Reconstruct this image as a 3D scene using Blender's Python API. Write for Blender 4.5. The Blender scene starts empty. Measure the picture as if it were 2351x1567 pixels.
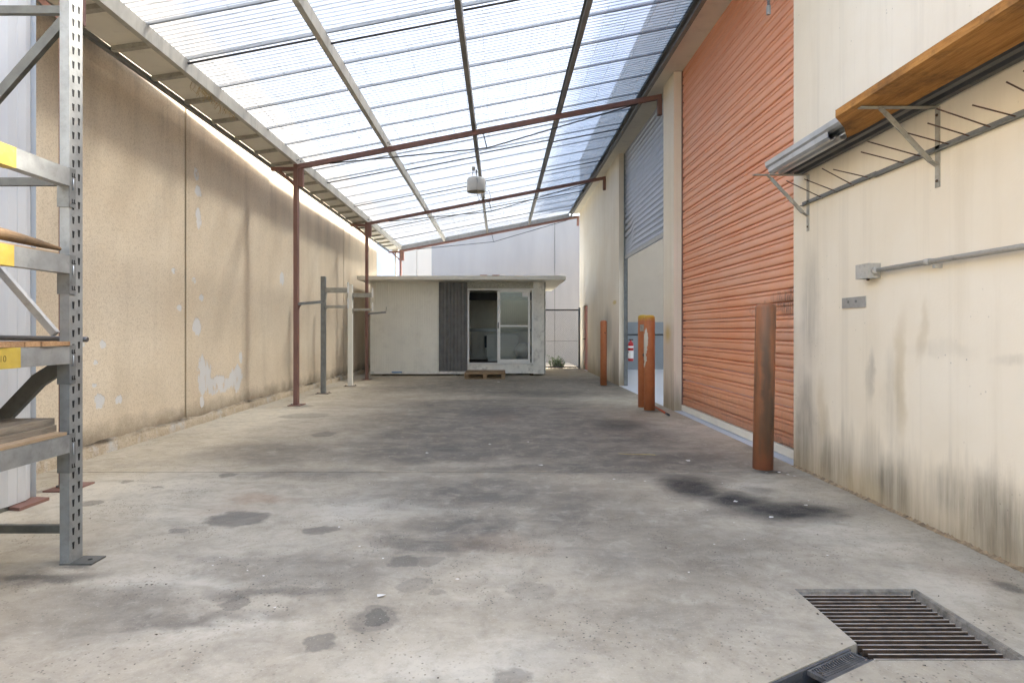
import bpy, bmesh, math, random
from mathutils import Vector, Matrix
from mathutils.geometry import delaunay_2d_cdt
R = math.radians
random.seed(7)
S = bpy.context.scene
COL = S.collection

# ------------------------------------------------------------------ camera
H = 1.25            # eye height
F = 1400.0          # focal length in photo pixels (2351 wide)
VX, VY = 1148.0, 760.0
cam = bpy.data.cameras.new('camera')
cam.sensor_width = 36.0
cam.lens = 36.0 * F / 2351.0
cam.shift_x = (1175.5 - VX) / 2351.0
cam.shift_y = -(783.5 - VY) / 2351.0
cam.clip_start = 0.05
cam.clip_end = 2000
camo = bpy.data.objects.new('camera', cam)
camo.location = (0, 0, H)
camo.rotation_euler = (R(90), 0, 0)
COL.objects.link(camo)
S.camera = camo

# ------------------------------------------------------------------ sky, sun, exposure
SUN_EL, SUN_AZ = R(47), R(58)          # azimuth from +Y towards +X
world = bpy.data.worlds.new('World')
S.world = world
world.use_nodes = True
wt = world.node_tree
sky = wt.nodes.new('ShaderNodeTexSky')
sky.sky_type = 'NISHITA'
sky.sun_disc = False
sky.sun_elevation = SUN_EL
sky.sun_rotation = SUN_AZ
sky.air_density = 1.0
sky.dust_density = 3.0
sky.ozone_density = 0.6
wt.links.new(sky.outputs[0], wt.nodes['Background'].inputs[0])
wt.nodes['Background'].inputs[1].default_value = 0.15
sl = bpy.data.lights.new('sun', 'SUN')
sl.energy = 3.0
sl.angle = R(9.0)
sl.color = (1.0, 0.94, 0.85)
so = bpy.data.objects.new('sun', sl)
sd = Vector((math.sin(SUN_AZ) * math.cos(SUN_EL), math.cos(SUN_AZ) * math.cos(SUN_EL), math.sin(SUN_EL)))
so.rotation_euler = sd.to_track_quat('Z', 'Y').to_euler()
so.location = (30, 20, 30)
COL.objects.link(so)
S.view_settings.view_transform = 'Standard'
S.view_settings.look = 'None'
S.view_settings.gamma = 1.0
S.view_settings.use_curve_mapping = False
S.view_settings.exposure = 2.7
S.render.engine = 'CYCLES'
S.cycles.use_denoising = True
S.cycles.max_bounces = 9
S.cycles.diffuse_bounces = 5
S.cycles.transmission_bounces = 8
S.cycles.transparent_max_bounces = 16
S.cycles.use_adaptive_sampling = True
S.cycles.adaptive_threshold = 0.03
S.cycles.caustics_reflective = False
S.cycles.caustics_refractive = False
S.cycles.sample_clamp_indirect = 6.0

# ------------------------------------------------------------------ photo pixel helpers
def gz(y): return H * F / (y - VY)
def G(x, y):                      # pixel on the floor -> (X, Y)
    z = gz(y); return ((x - VX) * z / F, z)
def WZ(y, d): return H + (VY - y) * d / F     # height of a pixel at depth d

# ------------------------------------------------------------------ object helpers
def lin(c): return c / 12.92 if c <= 0.04045 else ((c + 0.055) / 1.055) ** 2.4
def srgb(r, g, b): return (lin(r / 255), lin(g / 255), lin(b / 255), 1.0)

def thing(name, label, cat, loc=(0, 0, 0), group=None):
    o = bpy.data.objects.new(name, None)
    o.empty_display_size = 0.1
    COL.objects.link(o)
    o.location = loc
    o['label'] = label; o['category'] = cat
    if group: o['group'] = group
    return o

def tag(o, label=None, cat=None, group=None, kind=None):
    if label: o['label'] = label
    if cat: o['category'] = cat
    if group: o['group'] = group
    if kind: o['kind'] = kind
    return o

def par(o, p):
    o.parent = p
    o.matrix_parent_inverse = Matrix.Translation(-Vector(p.location))   # every location stays a world position
    return o

class MB:
    def __init__(s):
        s.bm = bmesh.new(); s.smooth_faces = []
    def box(s, x0, x1, y0, y1, z0, z1):
        v = [s.bm.verts.new((x, y, z)) for x in (x0, x1) for y in (y0, y1) for z in (z0, z1)]
        for f in ((0, 1, 3, 2), (4, 6, 7, 5), (0, 4, 5, 1), (2, 3, 7, 6), (0, 2, 6, 4), (1, 5, 7, 3)):
            s.bm.faces.new([v[i] for i in f])
        return s
    def obox(s, p0, p1, w, h, up=(0, 0, 1), roll=0):
        """box beam from p0 to p1, w wide, h high"""
        p0 = Vector(p0); p1 = Vector(p1); d = (p1 - p0).normalized(); up = Vector(up)
        a = d.cross(up)
        if a.length < 1e-5: a = d.cross(Vector((0, 1, 0)))
        a.normalize(); b = a.cross(d).normalized()
        if roll:
            q = Matrix.Rotation(roll, 3, d); a = q @ a; b = q @ b
        vs = []
        for p in (p0, p1):
            for su, sv in ((-1, -1), (1, -1), (1, 1), (-1, 1)):
                vs.append(s.bm.verts.new(p + a * (su * w / 2) + b * (sv * h / 2)))
        for f in ((3, 2, 1, 0), (4, 5, 6, 7), (0, 1, 5, 4), (1, 2, 6, 5), (2, 3, 7, 6), (3, 0, 4, 7)):
            s.bm.faces.new([vs[i] for i in f])
        return s
    def ribbon(s, pts, vec, smooth=False):
        """open profile pts (3D) swept by vec: single sheet"""
        vec = Vector(vec)
        a = [s.bm.verts.new(p) for p in pts]
        b = [s.bm.verts.new(Vector(p) + vec) for p in pts]
        for i in range(len(pts) - 1):
            f = s.bm.faces.new((a[i], a[i + 1], b[i + 1], b[i])); f.smooth = smooth
        return s
    def prism(s, pts, vec, smooth=False):
        vec = Vector(vec)
        a = [s.bm.verts.new(p) for p in pts]
        b = [s.bm.verts.new(Vector(p) + vec) for p in pts]
        n = len(pts)
        for i in range(n):
            f = s.bm.faces.new((a[i], a[(i + 1) % n], b[(i + 1) % n], b[i])); f.smooth = smooth
        s.bm.faces.new(a[::-1]); s.bm.faces.new(b)
        return s
    def tube(s, pts, r, n=8, caps=True):
        pts = [Vector(p) for p in pts]; rings = []
        for i, p in enumerate(pts):
            d = (pts[min(i + 1, len(pts) - 1)] - pts[max(i - 1, 0)]).normalized()
            a = d.cross(Vector((0, 0, 1)))
            if a.length < 1e-3: a = d.cross(Vector((0, 1, 0)))
            a.normalize(); b = d.cross(a)
            rr = r[i] if isinstance(r, (list, tuple)) else r
            rings.append([s.bm.verts.new(p + (a * math.cos(t) + b * math.sin(t)) * rr)
                          for t in (2 * math.pi * k / n for k in range(n))])
        for q in range(len(rings) - 1):
            for k in range(n):
                f = s.bm.faces.new((rings[q][k], rings[q][(k + 1) % n], rings[q + 1][(k + 1) % n], rings[q + 1][k]))
                f.smooth = n > 5
        if caps:
            s.bm.faces.new(rings[0][::-1]); s.bm.faces.new(rings[-1])
        return s
    def lathe(s, c, prof, n=24, cap0=True, cap1=True, axis='z'):
        """prof: list of (radius, height)"""
        rings = []
        for r, h in prof:
            rings.append([s.bm.verts.new((c[0] + r * math.cos(t), c[1] + r * math.sin(t), c[2] + h))
                          for t in (2 * math.pi * k / n for k in range(n))])
        for q in range(len(rings) - 1):
            for k in range(n):
                f = s.bm.faces.new((rings[q][k], rings[q][(k + 1) % n], rings[q + 1][(k + 1) % n], rings[q + 1][k]))
                f.smooth = True
        if cap0: s.bm.faces.new(rings[0][::-1])
        if cap1: s.bm.faces.new(rings[-1])
        return s
    def poly(s, pts):
        s.bm.faces.new([s.bm.verts.new(p) for p in pts]); return s
    def bevel(s, w, seg=1):
        es = [e for e in s.bm.edges if len(e.link_faces) == 2 and e.calc_face_angle(0) > 0.5]
        bmesh.ops.bevel(s.bm, geom=es, offset=w, segments=seg, affect='EDGES', profile=0.5)
        return s
    def build(s, name, mat, parent=None, normals=True):
        if normals: bmesh.ops.recalc_face_normals(s.bm, faces=s.bm.faces)
        me = bpy.data.meshes.new(name)
        s.bm.to_mesh(me); s.bm.free()
        me.materials.append(mat)
        o = bpy.data.objects.new(name, me)
        COL.objects.link(o)
        if parent is not None: par(o, parent)
        return o

def cp(o, off, parent=None):
    c = o.copy(); COL.objects.link(c)
    c.parent = None
    c.location = Vector(o.location) + Vector(off)
    if parent is None: parent = o.parent
    if parent is not None: par(c, parent)
    return c

# ------------------------------------------------------------------ material helpers
class NT:
    def __init__(s, name):
        s.m = bpy.data.materials.new(name); s.m.use_nodes = True
        s.t = s.m.node_tree; s.n = s.t.nodes; s.l = s.t.links
        for x in list(s.n): s.n.remove(x)
        s.out = s.n.new('ShaderNodeOutputMaterial')
    def put(s, sock, v):
        if hasattr(v, 'is_output') or isinstance(v, bpy.types.NodeSocket): s.l.new(v, sock)
        elif v is not None:
            try: sock.default_value = v
            except Exception: sock.default_value = v[:3]
    def pos(s): return s.n.new('ShaderNodeNewGeometry').outputs['Position']
    def obj(s): return s.n.new('ShaderNodeTexCoord').outputs['Object']
    def rnd(s): return s.n.new('ShaderNodeObjectInfo').outputs['Random']
    def mul(s, vec, k):
        x = s.n.new('ShaderNodeVectorMath'); x.operation = 'MULTIPLY'
        s.put(x.inputs[0], vec); s.put(x.inputs[1], k); return x.outputs[0]
    def vadd(s, a, b):
        x = s.n.new('ShaderNodeVectorMath'); x.operation = 'ADD'
        s.put(x.inputs[0], a); s.put(x.inputs[1], b); return x.outputs[0]
    def noise(s, vec, scale, detail=4, rough=0.55, dist=0, color=False):
        x = s.n.new('ShaderNodeTexNoise')
        s.put(x.inputs['Vector'], vec); x.inputs['Scale'].default_value = scale
        x.inputs['Detail'].default_value = detail; x.inputs['Roughness'].default_value = rough
        x.inputs['Distortion'].default_value = dist
        return x.outputs['Color' if color else 'Fac']
    def voro(s, vec, scale, feature='F1', out='Distance'):
        x = s.n.new('ShaderNodeTexVoronoi'); x.feature = feature
        s.put(x.inputs['Vector'], vec); x.inputs['Scale'].default_value = scale
        return x.outputs[out]
    def mr(s, v, a, b, c=0.0, d=1.0, smooth=False):
        x = s.n.new('ShaderNodeMapRange'); x.clamp = True
        if smooth: x.interpolation_type = 'SMOOTHSTEP'
        s.put(x.inputs[0], v)
        for i, k in enumerate((a, b, c, d)): x.inputs[i + 1].default_value = k
        return x.outputs[0]
    def ma(s, op, a, b=None, c=None):
        x = s.n.new('ShaderNodeMath'); x.operation = op
        s.put(x.inputs[0], a)
        if b is not None: s.put(x.inputs[1], b)
        if c is not None: s.put(x.inputs[2], c)
        return x.outputs[0]
    def mix(s, f, a, b, mode='MIX'):
        x = s.n.new('ShaderNodeMix'); x.data_type = 'RGBA'; x.blend_type = mode
        s.put(x.inputs[0], f); s.put(x.inputs[6], a); s.put(x.inputs[7], b)
        return x.outputs[2]
    def xyz(s, vec):
        x = s.n.new('ShaderNodeSeparateXYZ'); s.put(x.inputs[0], vec); return x.outputs
    def bump(s, h, strength=0.3, dist=0.01, nrm=None):
        x = s.n.new('ShaderNodeBump'); s.put(x.inputs['Height'], h)
        x.inputs['Strength'].default_value = strength; x.inputs['Distance'].default_value = dist
        if nrm is not None: s.put(x.inputs['Normal'], nrm)
        return x.outputs[0]
    def bsdf(s, col, rough=0.6, metal=0.0, nrm=None, spec=0.5, link=True):
        x = s.n.new('ShaderNodeBsdfPrincipled')
        s.put(x.inputs['Base Color'], col); s.put(x.inputs['Roughness'], rough); s.put(x.inputs['Metallic'], metal)
        x.inputs['Specular IOR Level'].default_value = spec
        if nrm is not None: s.put(x.inputs['Normal'], nrm)
        if link: s.l.new(x.outputs[0], s.out.inputs[0])
        return x.outputs[0]
    def ell(s, vec, items, ax):
        """max of soft ellipse masks. items (c1,c2,r1,r2,strength,softness); ax the two axes"""
        acc = None
        for c1, c2, r1, r2, st, soft in items:
            m = [0, 0, 0]; a = [0, 0, 0]
            m[ax[0]] = 1 / r1; m[ax[1]] = 1 / r2
            a[ax[0]] = -c1 / r1; a[ax[1]] = -c2 / r2
            x = s.n.new('ShaderNodeVectorMath'); x.operation = 'MULTIPLY_ADD'
            s.put(x.inputs[0], vec); x.inputs[1].default_value = m; x.inputs[2].default_value = a
            y = s.n.new('ShaderNodeVectorMath'); y.operation = 'LENGTH'; s.l.new(x.outputs[0], y.inputs[0])
            k = s.mr(y.outputs['Value'], 1 + soft * 0.35, max(0.0, 1 - soft), 0, st, True)
            acc = k if acc is None else s.ma('MAXIMUM', acc, k)
        return acc
    def warp(s, vec, scale, amt, detail=4):
        c = s.noise(vec, scale, detail, 0.6, color=True)
        x = s.n.new('ShaderNodeVectorMath'); x.operation = 'SUBTRACT'
        s.put(x.inputs[0], c); x.inputs[1].default_value = (0.5, 0.5, 0.5)
        return s.vadd(vec, s.mul(x.outputs[0], (amt, amt, amt)))

def simple(name, col, rough=0.6, metal=0.0, var=0.12, scale=6.0, grime=0.0, bump=0.1, streak=False, dirtcol=(0.10, 0.085, 0.07, 1), per=0.0, spec=0.5):
    """plain painted / metal / timber surface with variation, grime and fine relief"""
    t = NT(name); p = t.pos()
    q = t.mul(p, (1, 1, 0.12)) if streak else p
    n1 = t.noise(q, scale, 5, 0.6)
    dark = tuple(c * (1 - var) for c in col[:3]) + (1,)
    lite = tuple(min(1, c * (1 + var)) for c in col[:3]) + (1,)
    c = t.mix(t.mr(n1, 0.3, 0.7), dark, lite)
    if per:
        c = t.mix(t.ma('MULTIPLY', t.rnd(), per), c, tuple(k * 0.45 for k in col[:3]) + (1,))
    if grime:
        g = t.mr(t.noise(q, scale * 1.9, 5, 0.7), 0.52, 0.72)
        c = t.mix(t.ma('MULTIPLY', g, grime), c, dirtcol)
    fine = t.noise(p, scale * 30, 2, 0.6)
    r = t.mr(n1, 0.2, 0.8, max(0.02, rough - 0.1), min(1, rough + 0.1))
    t.bsdf(c, r, metal, t.bump(fine, bump, 0.004), spec)
    return t.m

M = {}
# ---- concrete floor with oil stains, tyre marks, rust, pale worn areas
def floor_E(px, py, hx, hy, st, soft=0.6):
    X, Y = G(px, py)
    return (X, Y, hx * Y / F, (gz(py - hy) - gz(py + hy)) / 2, st, soft)
def mk_floor():
    t = NT('stained_concrete'); p = t.pos()
    w1 = t.warp(p, 1.3, 0.75, 6); w2 = t.warp(p, 6.0, 0.19, 6); w3 = t.warp(t.mul(p, (1, 1.6, 1)), 1.0, 0.01)
    broad = [(1150, 965, 360, 75, .95), (1000, 1015, 260, 55, .8), (1360, 1000, 260, 60, .85), (640, 1037, 210, 32, .5),
             (1250, 885, 420, 28, 1.0), (1000, 888, 200, 14, .7), (1150, 930, 300, 22, 1.0), (1000, 1040, 300, 30, .9), (1250, 1025, 300, 40, .9), (930, 1000, 90, 26, .8), (1480, 1060, 320, 42, .85), (1080, 1130, 330, 60, .7), (1080, 1210, 170, 55, .8), (1330, 1180, 260, 90, .6),
             (760, 1300, 330, 50, .55), (240, 1395, 260, 70, .5), (1560, 1260, 420, 130, .45), (850, 985, 80, 20, .4),
             (1480, 1420, 300, 60, .35), (100, 1320, 130, 26, .9), (430, 1410, 300, 22, .6), (650, 1345, 260, 18, .6), (1010, 1255, 240, 26, .9), (1350, 1075, 420, 20, .8), (700, 1090, 260, 14, .5), (420, 1390, 200, 40, .35), (900, 1240, 120, 30, .5)]
    sharp = [(545, 1190, 76, 20, .75), (862, 1415, 62, 34, .55), (862, 1413, 36, 21, .95), (727, 1478, 46, 23, .65), (950, 1340, 44, 17, .42),
             (930, 1287, 34, 15, .7), (985, 1287, 36, 14, .45), (540, 1380, 36, 18, .55), (738, 1216, 46, 11, .6), (1180, 1555, 52, 26, .5),
             (208, 1155, 26, 7, .6), (520, 1090, 21, 5, .6), (745, 996, 30, 6, .55), (290, 1105, 14, 4, .6), (360, 1118, 14, 3, .5),
             (405, 1218, 22, 6, .5), (1005, 1360, 20, 9, .35), (1220, 1352, 60, 22, .3), (700, 954, 60, 7, .35)]
    black = [(1590, 1118, 85, 32, 1.0), (1800, 1172, 170, 30, 1.0), (1690, 1148, 95, 26, 1.0), (1560, 1100, 44, 14, .6), (1745, 1125, 46, 12, .45),
             (1920, 1186, 50, 12, .7), (1765, 1083, 38, 7, .8), (1495, 943, 22, 4, .8), (1387, 885, 16, 3, .8), (690, 932, 34, 4, .5), (60, 1330, 120, 8, .5), (170, 1302, 46, 7, .6), (1250, 905, 120, 12, .5), (1140, 945, 90, 16, .5), (1420, 972, 80, 14, .6), (2320, 1345, 40, 16, .6), (1010, 1032, 60, 12, .35)]
    pale = [(860, 1165, 190, 30, .9), (600, 950, 260, 40, .8), (330, 1120, 240, 60, .8), (1060, 1505, 330, 50, .8), (1620, 985, 150, 24, .9), (380, 1330, 230, 24, .7),
            (560, 1430, 230, 24, .6), (1980, 1230, 160, 40, .5), (2160, 1330, 160, 40, .7), (1720, 1110, 60, 14, .7), (1310, 912, 180, 8, .7), (450, 1180, 160, 30, .5), (1880, 1215, 80, 12, .6), (1130, 1330, 70, 16, .5)]
    mb = t.ell(w1, [floor_E(*e, 0.9) for e in broad], (0, 1))
    ms = t.ell(w2, [floor_E(*e, 0.22) for e in sharp], (0, 1))
    mk = t.ell(t.warp(p, 2.2, 0.3, 6), [floor_E(*e, 0.7) for e in black], (0, 1))
    mp = t.ell(w1, [floor_E(*e, 0.8) for e in pale], (0, 1))
    rust = t.ell(w1, [floor_E(600, 1148, 90, 14, .8, .8), floor_E(520, 1170, 90, 18, .4, .9), floor_E(1160, 1250, 120, 30, .35, .9), floor_E(2250, 1320, 120, 40, .4, .9), floor_E(1150, 955, 40, 20, .4, .9)], (0, 1))
    n_big = t.noise(p, 0.8, 6, 0.62); n_mid = t.noise(p, 4.5, 7, 0.68, 0.4)
    n_str = t.noise(t.mul(p, (1.0, 2.0, 1)), 1.7, 7, 0.72, 0.6)
    n_fin = t.noise(p, 38, 5, 0.7)
    base = t.mix(t.mr(n_big, 0.32, 0.7), (0.405, 0.37, 0.305, 1), (0.55, 0.52, 0.455, 1))
    base = t.mix(t.mr(n_mid, 0.46, 0.70, 0, 0.5), base, (0.30, 0.27, 0.215, 1))
    base = t.mix(t.ma('MULTIPLY', mp, 0.85), base, (0.63, 0.61, 0.55, 1))
    st = t.ma('MULTIPLY', t.mr(mb, 0.05, 0.72), t.mr(t.ma('ADD', t.ma('MULTIPLY', n_mid, .5), t.ma('MULTIPLY', n_str, .6)), 0.34, 0.62, 0.45, 1.0))
    base = t.mix(t.ma('MULTIPLY', st, 0.97), base, (0.13, 0.122, 0.11, 1))
    base = t.mix(t.mr(t.noise(t.warp(p, 3, .2, 2), 11, 5, .75), .47, .66, 0, .27), base, (0.20, 0.175, 0.135, 1))
    base = t.mix(t.mr(t.noise(p, 6.5, 6, .75, .5), .54, .68, 0, .32), base, (0.62, 0.60, 0.54, 1))
    base = t.mix(t.ma('MULTIPLY', t.mr(n_str, 0.48, 0.75), 0.45), base, (0.17, 0.16, 0.145, 1))
    base = t.mix(t.ma('MULTIPLY', rust, 0.5), base, (0.34, 0.21, 0.125, 1))
    base = t.mix(t.ma('MULTIPLY', ms, t.mr(n_mid, .2, .75, .7, 1.0)), base, (0.105, 0.103, 0.098, 1))
    base = t.mix(t.ma('MULTIPLY', mk, t.mr(n_mid, .25, .6, .75, 1.0)), base, (0.035, 0.035, 0.036, 1))
    # aggregate: pitted dark specks and pale grains
    v = t.voro(p, 42); sp = t.mr(v, 0.12, 0.24, 1, 0)
    sp = t.ma('MULTIPLY', sp, t.mr(t.noise(p, 2.2, 4, 0.6), 0.44, 0.60))
    base = t.mix(t.ma('MULTIPLY', sp, 0.85), base, (0.085, 0.08, 0.068, 1))
    pg = t.mr(t.noise(p, 110, 2, 0.5), 0.64, 0.72)
    base = t.mix(t.ma('MULTIPLY', pg, 0.5), base, (0.62, 0.60, 0.56, 1))
    dg = t.mr(n_fin, 0.56, 0.74)
    base = t.mix(t.ma('MULTIPLY', dg, 0.30), base, (0.14, 0.13, 0.115, 1))
    base = t.mix(1.0, base, (0.955, 0.91, 0.815, 1), 'MULTIPLY')
    h = t.ma('ADD', t.ma('MULTIPLY', n_fin, 0.5), t.ma('MULTIPLY', sp, -0.8))
    t.bsdf(base, t.mr(mb, 0, 1, 0.82, 0.62), 0, t.bump(h, 0.45, 0.006), 0.35)
    return t.m
M['floor'] = mk_floor()

def lw(px, py, hx, hy, st=1.0, soft=0.4):     # pixel on the left wall -> (Y, Z) ellipse
    Y = 4.08 * F / (VX - px)
    return (Y, WZ(py, Y), hx * Y * Y / (4.08 * F), hy * Y / F, st, soft)
def mk_leftwall():
    t = NT('weathered_sand_render'); p = t.pos(); x = t.xyz(p)
    n1 = t.noise(p, 0.7, 5, 0.6); n2 = t.noise(t.mul(p, (1, 1, 0.12)), 2.4, 6, 0.65); fine = t.noise(p, 75, 3, 0.65); pit = t.voro(p, 62)
    c = t.mix(t.mr(n1, 0.3, 0.7), (0.67, 0.565, 0.415, 1), (0.75, 0.66, 0.515, 1))
    c = t.mix(t.mr(n2, 0.48, 0.75, 0, 0.45), c, (0.50, 0.42, 0.305, 1))
    c = t.mix(t.ma('MULTIPLY', t.mr(fine, 0.48, 0.68), 0.5), c, (0.36, 0.275, 0.175, 1))
    spk = t.ma('MULTIPLY', t.mr(pit, 0.09, 0.17, 1, 0), t.mr(t.noise(p, 3, 4, .6), 0.42, 0.62))
    c = t.mix(t.ma('MULTIPLY', spk, 0.6), c, (0.22, 0.17, 0.11, 1))
    # mould runs from the top
    runs = t.mr(t.noise(t.mul(p, (1, 1, 0.10)), 1.9, 7, 0.7), 0.46, 0.68)
    top = t.mr(t.ma('ADD', x[2], t.ma('MULTIPLY', t.noise(t.mul(p, (1, 1, .1)), 1.1, 4, .6), 1.6)), 3.6, 5.0)
    c = t.mix(t.ma('MULTIPLY', t.ma('MULTIPLY', runs, top), 0.45), c, (0.17, 0.15, 0.125, 1))
    low = t.mr(t.ma('ADD', x[2], t.ma('MULTIPLY', t.noise(p, 3.5, 5, .65), -0.35)), 0.16, -0.08)
    c = t.mix(t.ma('MULTIPLY', low, 0.8), c, (0.20, 0.16, 0.11, 1))
    # peeled paint
    pe = [lw(455, 400, 7, 18), lw(457, 440, 9, 13), lw(460, 500, 8, 28), lw(650, 640, 6, 18), lw(456, 748, 10, 26), lw(472, 860, 17, 50), lw(505, 884, 34, 24),
          lw(545, 868, 16, 34), lw(556, 820, 5, 16), lw(232, 922, 15, 22), lw(276, 918, 11, 11), lw(240, 790, 9, 10), lw(222, 884, 6, 6), lw(467, 925, 6, 16),
          lw(404, 619, 6, 8), lw(415, 707, 5, 10), lw(448, 643, 6, 8), lw(465, 684, 6, 9), lw(224, 833, 6, 5), lw(195, 790, 8, 8)]
    ww = t.warp(t.mul(p, (1, 1, 0.7)), 6.0, 0.10, 6); ww = t.mul(ww, (1, 1, 1 / 0.7))
    peel = t.ell(ww, pe, (1, 2))
    pm = t.mr(t.ma('ADD', peel, t.ma('MULTIPLY', t.ma('SUBTRACT', t.noise(t.mul(p, (1, 1, .45)), 9, 6, .7), .5), 4.5)), 0.55, 0.70)
    pm = t.ma('MULTIPLY', pm, t.mr(peel, .05, .3))
    c = t.mix(pm, c, (0.66, 0.655, 0.63, 1))
    h = t.ma('ADD', t.ma('MULTIPLY', fine, 0.8), t.ma('MULTIPLY', pm, -1.2))
    h = t.ma('ADD', h, t.ma('MULTIPLY', spk, -0.7))
    t.bsdf(c, 0.92, 0, t.bump(h, 0.55, 0.006), 0.2)
    return t.m
M['leftwall'] = mk_leftwall()
def mk_plinth():
    t = NT('rough_broken_render'); p = t.pos()
    n = t.noise(p, 5, 7, 0.7); f = t.noise(p, 45, 5, 0.7)
    c = t.mix(t.mr(n, 0.3, 0.7), (0.44, 0.355, 0.24, 1), (0.66, 0.57, 0.43, 1))
    c = t.mix(t.mr(t.noise(p, 3.1, 6, .7), .54, .66), c, (0.60, 0.58, 0.53, 1))
    c = t.mix(t.ma('MULTIPLY', t.mr(f, .5, .7), .5), c, (0.20, 0.155, 0.10, 1))
    zz = t.ma('ADD', t.xyz(p)[2], t.ma('MULTIPLY', n, .05))
    c = t.mix(t.ma('MULTIPLY', t.mr(zz, .115, .145), t.mr(t.noise(p, 2.3, 4, .6), .4, .6, .25, .95)), c, (0.075, 0.058, 0.038, 1))
    t.bsdf(c, 0.95, 0, t.bump(t.ma('ADD', n, f), 0.9, 0.02), 0.15)
    return t.m
M['plinth'] = mk_plinth()

def rw(px, py, hx, hy, st=1.0, soft=0.7):     # pixel on the right wall -> (Y, Z) ellipse
    Y = 2.73 * F / (px - VX)
    return (Y, WZ(py, Y), hx * Y * Y / (2.73 * F), hy * Y / F, st, soft)
def mk_rightwall():
    t = NT('cream_painted_tilt_panel'); p = t.pos(); x = t.xyz(p)
    st = t.mul(p, (1, 1, 0.07))
    n1 = t.noise(p, 0.9, 5, 0.6); n2 = t.noise(st, 5.0, 6, 0.65); n3 = t.noise(st, 13, 6, 0.7); fine = t.noise(p, 60, 4, 0.65)
    c = t.mix(t.mr(n1, 0.3, 0.7), (0.78, 0.695, 0.545, 1), (0.84, 0.775, 0.645, 1))
    c = t.mix(t.mr(n2, 0.5, 0.8, 0, 0.4), c, (0.62, 0.54, 0.40, 1))
    # grime climbing from the floor, in streaks
    hz = t.ma('ADD', x[2], t.ma('MULTIPLY', n2, -1.0))
    base = t.mr(hz, 0.05, -0.45)
    c = t.mix(t.ma('MULTIPLY', base, t.mr(n3, .30, .68, .45, .9)), c, (0.25, 0.215, 0.15, 1))
    c = t.mix(t.ma('MULTIPLY', t.mr(x[2], .30, .02), t.mr(n1, .3, .7, .2, .6)), c, (0.36, 0.27, 0.15, 1))
    spots = [rw(1850, 960, 26, 130, .9), rw(1860, 700, 26, 150, .55), rw(2040, 1110, 45, 70, .9), rw(2270, 1190, 80, 100, 1.0), rw(2340, 1230, 60, 110, 1.0), rw(2180, 1130, 60, 60, .6), rw(1910, 1060, 30, 60, .7),
             rw(2160, 800, 90, 22, .16), rw(2330, 830, 60, 20, .25), rw(2000, 860, 10, 60, .5), rw(2050, 900, 25, 130, .35), rw(1396, 760, 10, 60, .7), rw(1412, 850, 10, 60, .8), rw(1375, 830, 8, 60, .4), rw(1350, 820, 8, 60, .4)]
    mk = t.ell(t.warp(p, 2.5, 0.25, 5), spots, (1, 2))
    c = t.mix(t.ma('MULTIPLY', mk, t.mr(n3, .34, .70, .28, .85)), c, (0.16, 0.145, 0.11, 1))
    tan = t.ell(t.warp(p, 2.0, 0.3, 5), [rw(2065, 870, 18, 150, .7), rw(1885, 940, 12, 80, .6), rw(2120, 760, 14, 80, .5), rw(1990, 1120, 60, 50, .5)], (1, 2))
    c = t.mix(t.ma('MULTIPLY', tan, .6), c, (0.50, 0.40, 0.23, 1))
    spk = t.ma('MULTIPLY', t.mr(t.voro(p, 16), 0.06, 0.11, 1, 0), t.mr(t.noise(p, 1.6, 4, .6), .52, .62))
    c = t.mix(t.ma('MULTIPLY', spk, .55), c, (0.20, 0.18, 0.15, 1))
    drip = t.mr(t.noise(t.mul(p, (1, 1, .02)), 9, 4, .6), .58, .8, 0, .25)
    c = t.mix(drip, c, (0.52, 0.47, 0.38, 1))
    yl = t.ell(p, [rw(1533, 765, 8, 24, .7, .9), rw(1411, 694, 5, 6, .7, .6)], (1, 2))
    c = t.mix(yl, c, (0.62, 0.46, 0.10, 1))
    t.bsdf(c, 0.8, 0, t.bump(t.ma('ADD', fine, t.ma('MULTIPLY', n2, .5)), 0.25, 0.005), 0.3)
    return t.m
M['rightwall'] = mk_rightwall()

def mk_greywall():
    t = NT('grey_tilt_panel'); p = t.pos()
    n = t.noise(t.mul(p, (1, 1, .15)), 1.2, 5, .6)
    c = t.mix(t.mr(n, .3, .7), (0.31, 0.295, 0.28, 1), (0.36, 0.342, 0.325, 1))
    t.bsdf(c, .85, 0, t.bump(t.noise(p, 40, 4, .6), .15, .004), .3)
    return t.m
M['greywall'] = mk_greywall()
M['joint'] = simple('joint_sealant', (0.27, 0.215, 0.13, 1), .8, scale=5, var=.3, streak=True)
M['beige_far'] = simple('beige_far_wall', (0.62, 0.53, 0.42, 1), .85, var=.06, scale=1, streak=True)
M['blue_white'] = simple('pale_blue_white_wall', (0.80, 0.80, 0.81, 1), .8, var=.05, scale=1)

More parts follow.
